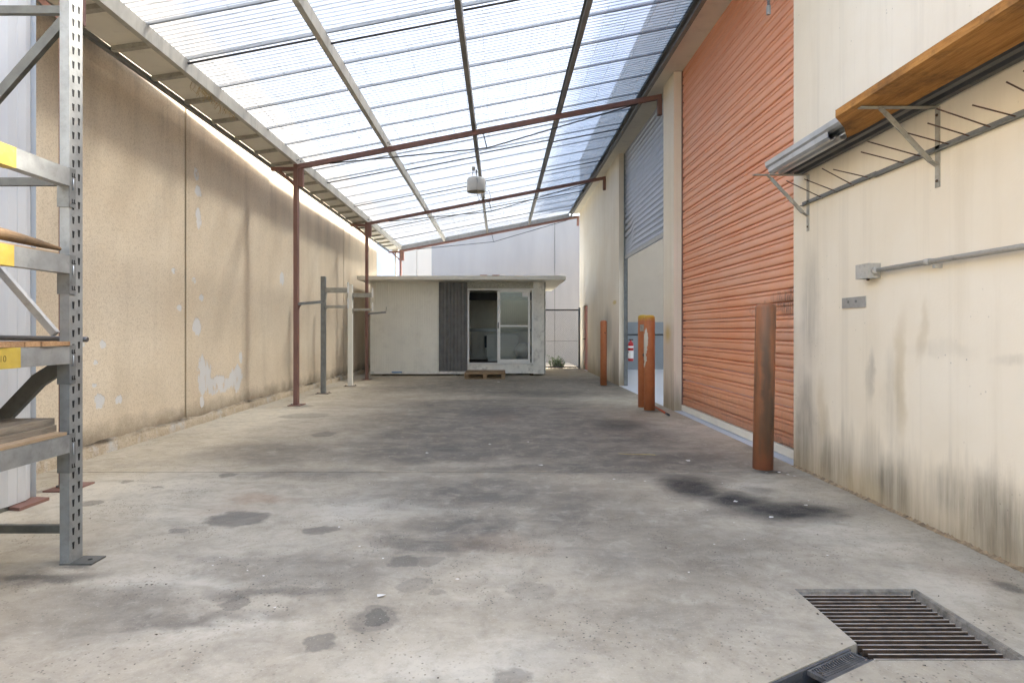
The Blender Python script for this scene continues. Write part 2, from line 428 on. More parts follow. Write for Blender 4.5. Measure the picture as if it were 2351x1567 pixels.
def mk_poly():
    t = NT('translucent_corrugated_polycarbonate'); p = t.pos()
    n = t.noise(t.mul(p, (0.35, 2.2, 1)), 1.4, 6, .65)
    dirt = t.mr(t.noise(t.mul(p, (.25, 3, 1)), 5, 6, .7), .45, .75)
    c = t.mix(t.mr(n, .3, .7), (0.205, 0.222, 0.24, 1), (0.275, 0.288, 0.303, 1))
    c = t.mix(t.ma('MULTIPLY', t.rnd(), .28), c, (0.17, 0.18, 0.17, 1))
    c = t.mix(t.ma('MULTIPLY', dirt, .35), c, (0.16, 0.165, 0.15, 1))
    # darker, less transparent stripe along each corrugation valley
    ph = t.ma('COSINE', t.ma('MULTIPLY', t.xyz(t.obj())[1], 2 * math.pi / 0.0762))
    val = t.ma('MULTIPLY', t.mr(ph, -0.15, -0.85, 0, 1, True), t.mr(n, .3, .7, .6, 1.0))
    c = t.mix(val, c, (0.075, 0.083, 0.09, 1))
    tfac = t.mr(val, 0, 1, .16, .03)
    tl = t.n.new('ShaderNodeBsdfTranslucent'); t.put(tl.inputs[0], c)
    tr = t.n.new('ShaderNodeBsdfTransparent'); tr.inputs[0].default_value = (0.93, 0.96, 1.0, 1)
    df = t.n.new('ShaderNodeBsdfDiffuse'); t.put(df.inputs[0], c)
    gl = t.n.new('ShaderNodeBsdfGlossy'); gl.inputs[0].default_value = (1, 1, 1, 1); gl.inputs[1].default_value = .22
    m1 = t.n.new('ShaderNodeMixShader'); m1.inputs[0].default_value = .28; t.l.new(tl.outputs[0], m1.inputs[1]); t.l.new(df.outputs[0], m1.inputs[2])
    m2 = t.n.new('ShaderNodeMixShader'); t.l.new(tfac, m2.inputs[0]); t.l.new(m1.outputs[0], m2.inputs[1]); t.l.new(tr.outputs[0], m2.inputs[2])
    fr = t.n.new('ShaderNodeLayerWeight'); fr.inputs[0].default_value = .5
    sch = t.ma('MULTIPLY_ADD', t.ma('POWER', fr.outputs['Facing'], 3.0), .7, .04)
    m3 = t.n.new('ShaderNodeMixShader'); t.l.new(sch, m3.inputs[0]); t.l.new(m2.outputs[0], m3.inputs[1]); t.l.new(gl.outputs[0], m3.inputs[2])
    t.l.new(m3.outputs[0], t.out.inputs[0])
    return t.m
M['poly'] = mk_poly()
def mk_sky():
    t = NT('added_skylight_sheet')
    tl = t.n.new('ShaderNodeBsdfTranslucent'); tl.inputs[0].default_value = (.42, .43, .44, 1); t.l.new(tl.outputs[0], t.out.inputs[0]); return t.m
M['added_skylight'] = mk_sky()
M['galv'] = simple('galvanised_steel', (0.42, 0.42, 0.405, 1), .5, .55, var=.15, scale=9, grime=.3, bump=.06)
M['galv_dark'] = simple('dull_zinc_steel', (0.215, 0.225, 0.22, 1), .55, .45, var=.22, scale=11, grime=.35, bump=.08)
M['purlin'] = simple('weathered_cream_zinc', (0.46, 0.45, 0.40, 1), .6, .25, var=.14, scale=4, grime=.4, streak=True)
M['purlin_dark'] = simple('dull_dark_zinc_purlin', (0.20, 0.195, 0.175, 1), .6, .3, var=.2, scale=4, grime=.4, streak=True)
M['gutter'] = simple('cream_sheet_steel', (0.74, 0.71, 0.61, 1), .55, .0, var=.06, scale=2, grime=.15)
M['oxide'] = simple('red_oxide_primer', (0.205, 0.105, 0.082, 1), .6, 0, var=.16, scale=7, grime=.22, streak=True, dirtcol=(.20, .15, .11, 1))
M['wire'] = simple('steel_wire', (0.16, 0.16, 0.165, 1), .5, .5)
M['darkwire'] = simple('dark_rod', (0.055, 0.055, 0.06, 1), .6, .2)
M['black'] = simple('black_rubber', (0.02, 0.02, 0.02, 1), .6)
M['white'] = simple('white_powder_coat', (0.76, 0.76, 0.72, 1), .4, 0, var=.04, grime=.12)
M['whiteold'] = simple('stained_white_panel', (0.78, 0.77, 0.70, 1), .6, 0, var=.12, scale=2.5, grime=.55, dirtcol=(.15, .14, .12, 1))
M['ribcream'] = simple('cream_ribbed_steel', (0.84, 0.82, 0.73, 1), .5, 0, var=.05, scale=1.5, grime=.22, dirtcol=(.33, .31, .26, 1))
M['darksheet'] = simple('charcoal_corrugated_steel', (0.14, 0.14, 0.135, 1), .45, .1, var=.2, scale=5, grime=.2, dirtcol=(.22, .21, .2, 1))
M['gatewhite'] = simple('white_ribbed_steel', (0.52, 0.53, 0.53, 1), .45, 0, var=.05, scale=3, grime=.1, streak=True)
def mk_foam():
    t = NT('speckled_foam_core'); p = t.pos()
    v = t.voro(p, 110, out='Color')
    c = t.mix(t.mr(t.xyz(v)[0], .1, .9), (0.26, 0.255, 0.21, 1), (0.60, 0.60, 0.53, 1))
    t.bsdf(c, .9, 0, t.bump(t.voro(p, 45), .5, .01), .2); return t.m
M['foam'] = mk_foam()
def mk_glass():
    t = NT('clear_window_glass')
    tr = t.n.new('ShaderNodeBsdfTransparent'); tr.inputs[0].default_value = (.86, .89, .87, 1)
    gl = t.n.new('ShaderNodeBsdfGlossy'); gl.inputs[1].default_value = .03
    df = t.n.new('ShaderNodeBsdfDiffuse'); df.inputs[0].default_value = (.6, .6, .55, 1)
    m0 = t.n.new('ShaderNodeMixShader'); m0.inputs[0].default_value = .03; t.l.new(tr.outputs[0], m0.inputs[1]); t.l.new(df.outputs[0], m0.inputs[2])
    fr = t.n.new('ShaderNodeFresnel'); fr.inputs[0].default_value = 1.5
    m = t.n.new('ShaderNodeMixShader'); t.l.new(fr.outputs[0], m.inputs[0]); t.l.new(m0.outputs[0], m.inputs[1]); t.l.new(gl.outputs[0], m.inputs[2])
    t.l.new(m.outputs[0], t.out.inputs[0]); return t.m
M['glass'] = mk_glass()
def mk_rollor():
    t = NT('faded_orange_roller_steel'); p = t.pos(); x = t.xyz(p)
    n = t.noise(t.mul(p, (1, .25, 1)), 2.5, 5, .6); f = t.noise(t.mul(p, (1, 6, 1.2)), 7, 5, .7)
    c = t.mix(t.mr(n, .3, .7), (0.74, 0.31, 0.155, 1), (0.80, 0.41, 0.245, 1))
    c = t.mix(t.ma('MULTIPLY', t.rnd(), .22), c, (0.66, 0.26, 0.13, 1))
    c = t.mix(t.mr(f, .5, .8, 0, .35), c, (0.60, 0.33, 0.23, 1))
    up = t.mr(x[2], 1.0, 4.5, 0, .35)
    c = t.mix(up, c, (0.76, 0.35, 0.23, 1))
    chalk = t.mr(t.noise(t.mul(p, (1, .5, .7)), 1.1, 6, .7), .50, .70, 0, .55)
    c = t.mix(chalk, c, (0.74, 0.45, 0.33, 1))
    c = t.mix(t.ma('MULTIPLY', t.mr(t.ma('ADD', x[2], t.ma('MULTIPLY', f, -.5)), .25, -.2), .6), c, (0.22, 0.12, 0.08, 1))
    c = t.mix(t.mr(t.noise(t.mul(p, (1, 1.2, .12)), 4, 6, .7), .58, .78, 0, .35), c, (0.50, 0.22, 0.13, 1))
    scuff = t.ell(t.warp(t.mul(p, (1, .6, 1)), 7, .3, 6), [(6.05 * .6, 1.55, .28, .12, .9, .8), (6.5 * .6, 1.50, .35, .05, .7, .7), (6.3 * .6, 0.12, .5, .03, .6, .6)], (1, 2))
    c = t.mix(t.ma('MULTIPLY', scuff, t.mr(f, .35, .6, .1, .9)), c, (0.06, 0.05, 0.05, 1))
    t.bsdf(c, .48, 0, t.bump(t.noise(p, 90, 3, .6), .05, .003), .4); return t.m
M['roller'] = mk_rollor()
M['rollergrey'] = simple('bare_zinc_roller_steel', (0.42, 0.46, 0.52, 1), .38, .6, var=.12, scale=5, grime=.15, bump=.05, per=.15)
def mk_bollard(name, ax, dirty, yellow=False, white=False):
    t = NT(name); o = t.obj(); x = t.xyz(o); st = t.mul(o, (1, 1, .12))
    n = t.noise(o, 9, 6, .65); s = t.noise(st, 13, 6, .7)
    c = t.mix(t.mr(n, .3, .7), (0.42, 0.135, 0.05, 1), (0.50, 0.185, 0.075, 1))
    if dirty:
        side = t.ell(t.warp(o, 5, .10, 5), [(-.015, .78, .042, .68, 1.0, .6), (0.03, .5, .035, .2, .9, .4), (-.02, .3, .055, .26, .8, .7)], (0, 2))
        c = t.mix(t.ma('MULTIPLY', side, t.mr(s, .25, .55, .6, 1.0)), c, (0.045, 0.04, 0.034, 1))
        c = t.mix(t.mr(s, .36, .62, .3, .85), c, (0.17, 0.105, 0.065, 1))
        c = t.mix(t.mr(x[2], .16, .03, 0, .7), c, (0.36, 0.13, 0.07, 1))
    c = t.mix(t.mr(s, .55, .75, 0, .5), c, (0.20, 0.09, 0.05, 1))
    if white:
        wm = t.ell(t.warp(o, 11, .075, 6), [(-.068, 1.12, .026, .20, 1, .4), (-.078, .85, .018, .2, 1, .5)], (0, 2))
        c = t.mix(t.mr(wm, .3, .5), c, (0.60, 0.58, 0.50, 1))
    if yellow:
        ym = t.mr(t.ma('ADD', x[2], t.ma('MULTIPLY', n, .12)), 1.47, 1.54)
        c = t.mix(t.ma('MULTIPLY', ym, .85), c, (0.58, 0.40, 0.03, 1))
    t.bsdf(c, .55, 0, t.bump(t.noise(o, 50, 4, .6), .2, .004), .4); return t.m
M['vent'] = simple('pale_aluminium_vane', (0.62, 0.61, 0.57, 1), .4, .3, var=.15, scale=20)
M['bol_dirty'] = mk_bollard('scuffed_orange_paint', 0, True)
M['bol_white'] = mk_bollard('orange_paint_worn_to_white', 0, False, True, True)
M['bol_yel'] = mk_bollard('orange_paint_yellow_cap', 0, False, True)
M['bol'] = mk_bollard('orange_paint', 0, False)
def mk_wood(name, a, b, scale=1.0, axis=1, rot=.0):
    t = NT(name); o = t.obj()
    k = [9, 9, 9]; k[axis] = .7
    q = t.warp(t.mul(o, tuple(k)), .6, .9, 3)
    w = t.noise(q, 2.2 * scale, 6, .68); f = t.noise(t.mul(o, tuple(z * 4 for z in k)), 4, 4, .7)
    c = t.mix(t.mr(w, .3, .68), a, b)
    c = t.mix(t.mr(f, .5, .75, 0, .5), c, tuple(z * .4 for z in a[:3]) + (1,))
    if rot:
        d = t.mr(t.noise(o, 2.2, 6, .7), .52, .7)
        c = t.mix(t.ma('MULTIPLY', d, rot), c, (0.035, 0.025, 0.018, 1))
    t.bsdf(c, .8, 0, t.bump(t.ma('ADD', w, f), .4, .006), .25); return t.m
M['board'] = mk_wood('weathered_orange_hardwood', (0.24, 0.10, 0.022, 1), (0.52, 0.255, 0.07, 1), rot=.75)
M['pallet'] = mk_wood('aged_pine', (0.20, 0.13, 0.07, 1), (0.38, 0.27, 0.16, 1), axis=0, rot=.3)
M['oldwood'] = mk_wood('grey_weathered_timber', (0.15, 0.125, 0.095, 1), (0.30, 0.265, 0.21, 1), rot=.5)
M['endgrain'] = mk_wood('sawn_pine_deck', (0.33, 0.18, 0.085, 1), (0.50, 0.32, 0.17, 1), axis=0, rot=.25)
M['barktimber'] = mk_wood('rough_brown_timber', (0.12, 0.075, 0.04, 1), (0.27, 0.18, 0.10, 1), rot=.6)
M['ply'] = mk_wood('plywood', (0.30, 0.215, 0.13, 1), (0.42, 0.32, 0.21, 1), rot=.25)
M['rack'] = simple('rack_grey_zinc', (0.30, 0.31, 0.30, 1), .5, .35, var=.18, scale=10, grime=.28, bump=.06)
M['rackdark'] = simple('dark_grey_brace_steel', (0.12, 0.12, 0.105, 1), .6, .2, var=.3, scale=10, grime=.4)
M['hole'] = simple('dark_slot', (0.012, 0.012, 0.012, 1), .9)
M['yellow'] = simple('worn_yellow_paint', (0.46, 0.34, 0.06, 1), .55, 0, var=.12, scale=14, grime=.3, dirtcol=(.45, .40, .22, 1))
M['pen'] = simple('faded_marker_ink', (0.17, 0.13, 0.03, 1), .8)
M['pit'] = simple('dirty_pit_concrete', (0.04, 0.036, 0.028, 1), .9, 0, var=.35, scale=6, grime=.5, bump=.5)
M['grate'] = simple('rusty_grate_steel', (0.20, 0.165, 0.13, 1), .6, .1, var=.3, scale=8, grime=.4, dirtcol=(.13, .075, .04, 1))
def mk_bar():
    t = NT('pale_top_rusty_bar'); p = t.pos(); g = t.n.new('ShaderNodeNewGeometry')
    up = t.mr(t.xyz(g.outputs['True Normal'])[2], .6, .9)  # upward faces take the paler colour, sides the darker one
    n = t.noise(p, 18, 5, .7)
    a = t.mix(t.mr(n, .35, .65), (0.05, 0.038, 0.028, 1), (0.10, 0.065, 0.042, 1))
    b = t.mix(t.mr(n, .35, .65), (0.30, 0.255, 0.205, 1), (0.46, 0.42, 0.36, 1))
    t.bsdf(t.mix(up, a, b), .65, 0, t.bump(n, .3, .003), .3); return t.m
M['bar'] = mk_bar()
M['chan'] = simple('dark_channel_plastic', (0.085, 0.085, 0.085, 1), .55, .0, var=.2, scale=9, grime=.3, dirtcol=(.3, .28, .25, 1))
M['pipe'] = simple('dull_steel_pipe', (0.16, 0.155, 0.15, 1), .42, .7, var=.2, scale=12)
M['conduit'] = simple('painted_grey_conduit', (0.44, 0.42, 0.37, 1), .6, 0, var=.1, scale=14, grime=.4)
M['bracket'] = simple('weathered_zinc_bracket', (0.37, 0.355, 0.30, 1), .6, .25, var=.2, scale=14, grime=.4)
M['rustrod'] = simple('rusty_rod', (0.095, 0.055, 0.038, 1), .8, .2, var=.3, scale=20)
M['chrome'] = simple('shiny_zincalume', (0.50, 0.52, 0.54, 1), .38, .6, var=.15, scale=4, grime=.15, bump=.03)
M['darkzinc'] = simple('dark_aged_zincalume', (0.07, 0.075, 0.08, 1), .4, .3, var=.3, scale=4, grime=.2)
M['intfloor'] = simple('pale_blue_floor_paint', (0.56, 0.61, 0.68, 1), .35, 0, var=.04, scale=2)
M['intwall'] = simple('beige_interior_paint', (0.55, 0.51, 0.43, 1), .8, 0, var=.05, scale=1.2, grime=.08)
M['intblue'] = simple('blue_grey_dado_paint', (0.27, 0.315, 0.35, 1), .5, 0, var=.05, scale=1.5)
M['pa_door'] = simple('red_brown_door_paint', (0.34, 0.115, 0.085, 1), .5, 0, var=.1, scale=3)
M['red'] = simple('red_extinguisher_paint', (0.50, 0.015, 0.02, 1), .3, 0, var=.05)
M['label'] = simple('white_label', (0.8, 0.8, 0.78, 1), .5, 0, var=.03)
M['brick'] = simple('red_clay_brick', (0.26, 0.115, 0.08, 1), .9, 0, var=.25, scale=25, grime=.2, bump=.5)
M['lampbody'] = simple('lamp_white_enamel', (0.62, 0.615, 0.57, 1), .45, 0, var=.06, grime=.12)
M['lampin'] = simple('lamp_inner_reflector', (0.50, 0.46, 0.38, 1), .35, .3, var=.1, scale=20)
M['bulb'] = simple('lamp_amber_lens', (0.55, 0.44, 0.30, 1), .25, 0, var=.2, scale=30)
M['leaf'] = simple('green_leaf', (0.05, 0.12, 0.018, 1), .8, 0, var=.5, scale=14)
M['twig'] = simple('brown_twig', (0.10, 0.075, 0.045, 1), .8)
M['straw'] = simple('dry_straw', (0.45, 0.34, 0.17, 1), .8)
M['ground'] = simple('asphalt_ground', (0.06, 0.06, 0.058, 1), .9, 0, var=.2, scale=3)
M['paper'] = simple('pale_litter', (0.72, 0.70, 0.64, 1), .8)
M['litter_dark'] = simple('dark_litter', (0.06, 0.045, 0.03, 1), .9)
M['yellowmark'] = simple('yellow_spray_paint', (0.48, 0.38, 0.09, 1), .8, 0, var=.3, scale=30)
M['appliance'] = simple('white_enamel_cabinet', (0.60, 0.60, 0.53, 1), .45, 0, var=.04, grime=.1)
M['shedin'] = simple('dim_cream_lining', (0.78, 0.75, 0.65, 1), .7, 0, var=.05)
M['shedfloor'] = simple('brown_vinyl_floor', (0.17, 0.14, 0.12, 1), .7)
M['stake'] = simple('orange_red_bar_paint', (0.48, 0.11, 0.05, 1), .5, 0, var=.15, scale=15)

# ================================================================== SETTING: ground
g = MB(); g.poly([(-600, -600, -0.62), (600, -600, -0.62), (600, 600, -0.62), (-600, 600, -0.62)])
tag(g.build('ground', M['ground']), 'dark asphalt ground around the yard', 'ground', kind='structure')

yard = bpy.data.objects.new('concrete_yard', None); COL.objects.link(yard)
tag(yard, 'stained grey concrete yard floor cast in wide bays', 'yard floor', kind='structure')
XL, XR = -4.2, 2.728
PIT = (1.43, 2.01, 2.32, 2.955)
ddir = Vector((0.867, 0.498))
cl = Vector((1.43, 2.446)); cr = Vector((1.43, 2.326))
CS = 1.45
hole = [(PIT[0], PIT[3]), (PIT[1], PIT[3]), (PIT[1], PIT[2]), (PIT[0], PIT[2]), tuple(cr), tuple(cr - ddir * CS), tuple(cl - ddir * (CS + 0.0)), tuple(cl)]
hole[3] = (PIT[0], PIT[2])
def slab(y0, y1, holes=None, depth=0.12):
    m = MB(); bm = m.bm
    a, b = y0 + 0.007, y1 - 0.007
    if holes is None:
        m.box(XL, XR, a, b, -depth, 0)
        m.bevel(0.006)
    else:
        outer = [(XL, a), (XR, a), (XR, b), (XL, b)]
        pts = [Vector(p) for p in outer + holes]
        n = len(outer); k = len(holes)
        ed = [(i, (i + 1) % n) for i in range(n)] + [(n + i, n + (i + 1) % k) for i in range(k)]
        vo, eo, fo, *_ = delaunay_2d_cdt(pts, ed, [], 0, 1e-5)
        def inside(c):
            r = False; j = k - 1
            for i in range(k):
                xi, yi = holes[i]; xj, yj = holes[j]
                if (yi > c[1]) != (yj > c[1]) and c[0] < (xj - xi) * (c[1] - yi) / (yj - yi) + xi: r = not r
                j = i
            return r
        vs = [bm.verts.new((v[0], v[1], 0)) for v in vo]
        for f in fo:
            c = sum((vo[i] for i in f), Vector((0, 0))) / len(f)
            if not inside(c): bm.faces.new([vs[i] for i in f])
        loops = [outer, holes]
        for lp in loops:
            q = len(lp)
            for i in range(q):
                p0, p1 = lp[i], lp[(i + 1) % q]
                m.poly([(p0[0], p0[1], 0), (p1[0], p1[1], 0), (p1[0], p1[1], -0.5), (p0[0], p0[1], -0.5)])
    return m.build('slab', M['floor'], yard, normals=holes is None)
for a, b in ((-14, -4.0), (-4.0, 0.86), (5.42, 9.98), (9.98, 14.6), (14.6, 19.4), (19.4, 26)): slab(a, b)
slab(0.86, 5.42, hole)

# yellow spray mark: a flat wavering line of paint
mk = MB(); pts = []
for i in range(9):
    u = i / 8; X, Y = G(1420 + 85 * u, 1041 + 5 * u * u + 1.5 * math.sin(5 * u)); pts.append((X, Y))
for i in range(8):
    w = 0.008 + 0.008 * (i / 8)
    mk.poly([(pts[i][0], pts[i][1] - w, 0.003), (pts[i + 1][0], pts[i + 1][1] - w, 0.003), (pts[i + 1][0], pts[i + 1][1] + w, 0.003), (pts[i][0], pts[i][1] + w, 0.003)])
par(mk.build('paint_mark', M['yellowmark']), yard)

# ================================================================== LEFT boundary wall
LX = -4.10
wall = thing('boundary_wall', 'long sand coloured concrete panel wall with peeling paint beside the steel columns', 'wall', (LX, 10, 0))
for a, b in ((-6.0, 7.95), (7.95, 16.0), (16.0, 20.3)):
    m = MB(); m.box(LX - 0.16, LX, a + 0.022, b - 0.022, -0.3, 5.4); m.bevel(0.008)
    m.build('wall_panel', M['leftwall'], wall)
for y in (7.95, 16.0):
    m = MB(); m.box(LX - 0.15, LX - 0.010, y - 0.0215, y + 0.0215, -0.3, 5.39); m.build('sealant_joint', M['joint'], wall)
# broken render plinth along the foot: lumpy strip
m = MB(); bm = m.bm; ny = 260; rows = []
for i in range(ny + 1):
    y = -2.0 + 22.2 * i / ny
    zt = 0.12 + 0.010 * math.sin(y * 2.1) + .008 * math.sin(y * 7.3) + random.uniform(-.007, .007) + (0.018 if random.random() < .05 else 0)
    e = LX + 0.05 + random.uniform(-.005, .005)
    rows.append([bm.verts.new((e + 0.012, y, -0.02)), bm.verts.new((e + .004 + random.uniform(-.004, .004), y, zt * .5)), bm.verts.new((e - 0.008, y, zt - .014)), bm.verts.new((LX - 0.02, y, zt + random.uniform(0, .012)))])
for i in range(ny):
    for k in range(3): bm.faces.new((rows[i][k], rows[i + 1][k], rows[i + 1][k + 1], rows[i][k + 1]))
m.build('plinth', M['plinth'], wall)

# ================================================================== RIGHT warehouse
RX = 2.73; DX = 2.87; TOP = 5.33
wh = thing('warehouse', 'cream concrete warehouse with one orange and one half raised grey roller door', 'building', (RX + 4, 8, 0))
def panel(y0, y1, z0, z1, x0=RX, x1=RX + 0.17):
    m = MB(); m.box(x0, x1, y0, y1, z0, z1); m.bevel(0.006); return m.build('wall_panel', M['rightwall'], wh)
panel(-9.0, 5.67, -0.3, 7.1)
panel(9.58, 10.19, -0.3, TOP)
panel(14.0, 19.02, -0.3, TOP)
panel(19.93, 20.95, -0.3, TOP)
panel(19.02, 19.93, 2.07, TOP)
panel(5.67, 20.95, TOP, 7.1, RX + 0.004)
# crumbled dirt along the foot of the near wall
m = MB(); bm = m.bm; prev = None
for i in range(301):
    y = 1.2 + (5.66 - 1.2) * i / 300
    w = .012 + .010 * abs(math.sin(y * 5.3)) + random.uniform(0, .012); h = random.uniform(.004, .014)
    r_ = [bm.verts.new((RX + .001, y, h + random.uniform(.004, .012))), bm.verts.new((RX - w * .5, y, h)), bm.verts.new((RX - w, y, .0015))]
    if prev:
        for q in range(2): bm.faces.new((prev[q], prev[q + 1], r_[q + 1], r_[q]))
    prev = r_
m.build('base_grime', simple('rusty_wall_foot_dirt', (0.30, 0.22, 0.13, 1), .95, 0, var=.5, scale=18, grime=.6, bump=.6, dirtcol=(.07, .055, .04, 1)), wh)
# personnel door
m = MB(); m.box(RX + 0.05, RX + 0.09, 19.03, 19.92, 0.01, 2.06); m.bevel(.004); d = m.build('door', M['pa_door'], wh)
m = MB(); m.tube([(RX + 0.05, 19.82, 1.0), (RX - 0.03, 19.82, 1.0), (RX - 0.03, 19.70, 1.0)], .012, 8); m.build('door_handle', M['black'], d)
# interior shell
m = MB(); m.box(RX + 0.002, 13.0, -9, 20.9, -0.3, 0.002); m.build('painted_floor', M['intfloor'], wh)
m = MB(); m.box(RX + 0.18, 13.0, 19.94, 20.10, 1.552, 6.9); m.build('inner_wall', M['intwall'], wh)
m = MB(); m.box(RX + 0.18, 13.0, 19.94, 20.105, 0.002, 1.55); m.build('dado', M['intblue'], wh)
m = MB(); m.box(13.0, 13.15, -9, 20.1, 0, 6.9); m.build('side_wall', M['intwall'], wh)
m = MB(); m.box(RX, 13.15, -9.15, -9.0, 0, 6.9); m.build('front_wall', M['intwall'], wh)
m = MB(); m.tube([(RX + .2, 19.92, 1.14), (12.9, 19.92, 1.14)], .018, 8); m.build('cable_duct', M['darkwire'], wh)
# unseen roof; translucent strips added to bring daylight into the interior
ys = [-9.2, -4, 0, 2, 8, 9.5, 15.0, 15.4, 19.6, 21]
for i in range(len(ys) - 1):
    m = MB(); m.box(RX + 0.17, 13.15, ys[i], ys[i + 1], 6.9, 6.95)
    if i % 2 == 0: m.build('roof_deck', M['galv'], wh)
    else: m.build('added_skylight_panel', M['added_skylight'], wh)

def grey_profile(p):
    return [(-.03, 0), (-.03, p * .07), (.006, p * .10), (.009, p * .18), (.010, p * .40), (.009, p * .60), (.002, p * .64), (.002, p * .69), (.008, p * .72), (.008, p * .90), (-.03, p * .93), (-.03, p)]
def slat_profile(p):   # (outward depth, height) of one curtain slat
    return [(-.030, 0), (-.030, p * .045), (.006, p * .06), (.009, p * .12), (.010, p * .32), (.009, p * .56), (.006, p * .62), (-.006, p * .635), (-.006, p * .665), (.007, p * .69), (.009, p * .78), (.008, p * .90), (.004, p * .945), (-.030, p * .955), (-.030, p)]
# orange door, closed
rd = MB(); rd.box(DX + .03, DX + .06, 5.60, 5.76, 0, TOP - .02).box(DX - .02, DX + .03, 9.53, 9.575, 0, TOP - .02); rd.box(DX - .02, DX + .03, 5.60, 5.66, 0, TOP - .02)
rdo = rd.build('roller_door', M['oxide'], wh)
P1 = 0.131; base = None
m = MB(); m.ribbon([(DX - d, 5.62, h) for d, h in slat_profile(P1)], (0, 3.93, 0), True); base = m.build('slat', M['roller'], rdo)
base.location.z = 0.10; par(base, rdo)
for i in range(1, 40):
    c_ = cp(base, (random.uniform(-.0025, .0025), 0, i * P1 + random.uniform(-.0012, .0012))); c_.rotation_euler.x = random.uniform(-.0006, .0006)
m = MB(); m.box(DX - .03, DX + .02, 5.62, 9.55, 0.012, 0.10); m.bevel(.004); m.build('bottom_rail', M['gutter'], rdo)
# grey door, raised to 2.93 m and dented at its far end
gd = MB(); gd.box(DX - .03, DX + .05, 13.94, 13.995, 0.003, TOP - .02).box(DX + .01, DX + .05, 10.195, 10.24, 0.003, TOP - .02)
gdo = gd.build('roller_door', M['galv_dark'], wh)
tag(gdo, 'bare grey roller door rolled half way up with a dented edge')
P2 = 0.108
def sm(u): u = max(0, min(1, u)); return u * u * (3 - 2 * u)
for i in range(22):
    z0 = 2.97 + i * P2
    A = 0.26 * math.exp(-((z0 - 3.4) / .30) ** 2)
    m = MB(); bm = m.bm; prev = None
    for k in range(25):
        y = 10.22 + (13.95 - 10.22) * k / 24
        s_ = sm((y - 13.0) / .95)
        row = [bm.verts.new((DX - d + 0.05 * math.sin(s_ * math.pi) * (A / .3), y, z0 + h - A * s_ * .55)) for d, h in grey_profile(P2)]
        if prev:
            for q in range(len(row) - 1):
                f = bm.faces.new((prev[q], prev[q + 1], row[q + 1], row[q])); f.smooth = True
        prev = row
    m.build('slat', M['rollergrey'], gdo)
m = MB(); bm = m.bm; m.box(DX - .02, DX + .03, 10.22, 13.95, 2.90, 2.972); m.bevel(.004); m.build('bottom_rail', M['galv'], gdo)
m = MB(); pts = [(DX + .035 + .003 * (-1) ** i, 13.90 + .003 * (-1) ** i, 0.75 + i * .025) for i in range(88)]
m.tube(pts, .006, 5); m.build('hand_chain', M['wire'], gdo)
# short hold-down bar hanging at the head of the orange door
hb = thing('hanging_bolt', 'short rusty hold down bolt hanging in front of the orange roller door', 'bolt', (2.62, 5.95, 4.36))
m = MB(); m.obox((2.62, 5.95, 4.36), (2.62, 5.95, 5.33), .02, .02); m.bevel(.003); m.build('shank', M['galv_dark'], hb)
m = MB(); m.box(2.605, 2.635, 5.935, 5.965, 4.335, 4.42); m.bevel(.003); m.build('head', M['galv'], hb)

# extinguisher on the door guide
fe = thing('fire_extinguisher', 'red fire extinguisher with white labels hung inside the raised grey roller door', 'fire extinguisher', (2.985, 13.93, .57))
m = MB(); m.lathe((2.985, 13.93, .57), [(.05, 0), (.062, .015), (.062, .37), (.05, .42), (.02, .445), (.02, .475)], 20); m.build('cylinder', M['red'], fe)
m = MB(); m.lathe((2.985, 13.93, .57), [(.0635, .30), (.0635, .345)], 20, False, False); m.lathe((2.985, 13.93, .57), [(.0635, .06), (.0635, .24)], 20, False, False)
m.build('label_band', M['label'], fe)
m = MB(); m.box(2.94, 3.04, 13.915, 13.945, 1.045, 1.07); m.bevel(.003); m.build('valve_handle', M['black'], fe)
m = MB(); m.box(2.92, 2.935, 13.90, 13.96, .75, .80); m.build('bracket', M['galv_dark'], fe)

# ================================================================== CANOPY
SL = 0.193
def zt(x): return 4.06 + SL * (x + 3.40)
can = thing('canopy', 'lean to canopy of clear corrugated sheets on red brown steel columns and rafters', 'canopy', (-3.42, 10.2, 0))
CY = [4.80, 10.25, 15.70, 21.05]
CX0, CX1 = -3.475, -3.405
arm_h = {10.25: 1.73, 15.70: 1.72}
for y in CY:
    m = MB(); m.box(CX0, CX1, y, y + 0.10, 0.012, zt(-3.4) - .005); m.bevel(.006); c = m.build('column', M['oxide'], can)
    m = MB(); m.box(CX0 - .075, CX1 + .07, y - .07, y + .22, 0.0, 0.012); m.bevel(.003); m.build('base_plate', M['oxide'], c)
    m = MB()
    for bx in (CX0 - .045, CX1 + .045): m.lathe((bx, y + .05, .012), [(.012, 0), (.012, .014)], 6)
    m.build('anchor_bolt', M['galv_dark'], c)
    if y in arm_h:
        h = arm_h[y]
        m = MB(); m.obox((CX1, y + .05, h - .02), (CX1 + .46, y + .05, h + .02), .045, .045); m.bevel(.004); a = m.build('storage_arm', M['galv_dark'], c)
        m = MB(); m.obox((CX1 + .455, y + .05, h), (CX1 + .475, y + .05, h + .16), .05, .008); m.build('end_stop', M['bracket'], a)
        m = MB(); m.prism([(CX1, y + .045, h - .12), (CX1, y + .045, h - .04), (CX1 + .05, y + .045, h - .035)], (0, .01, 0)); m.build('gusset', M['oxide'], a)
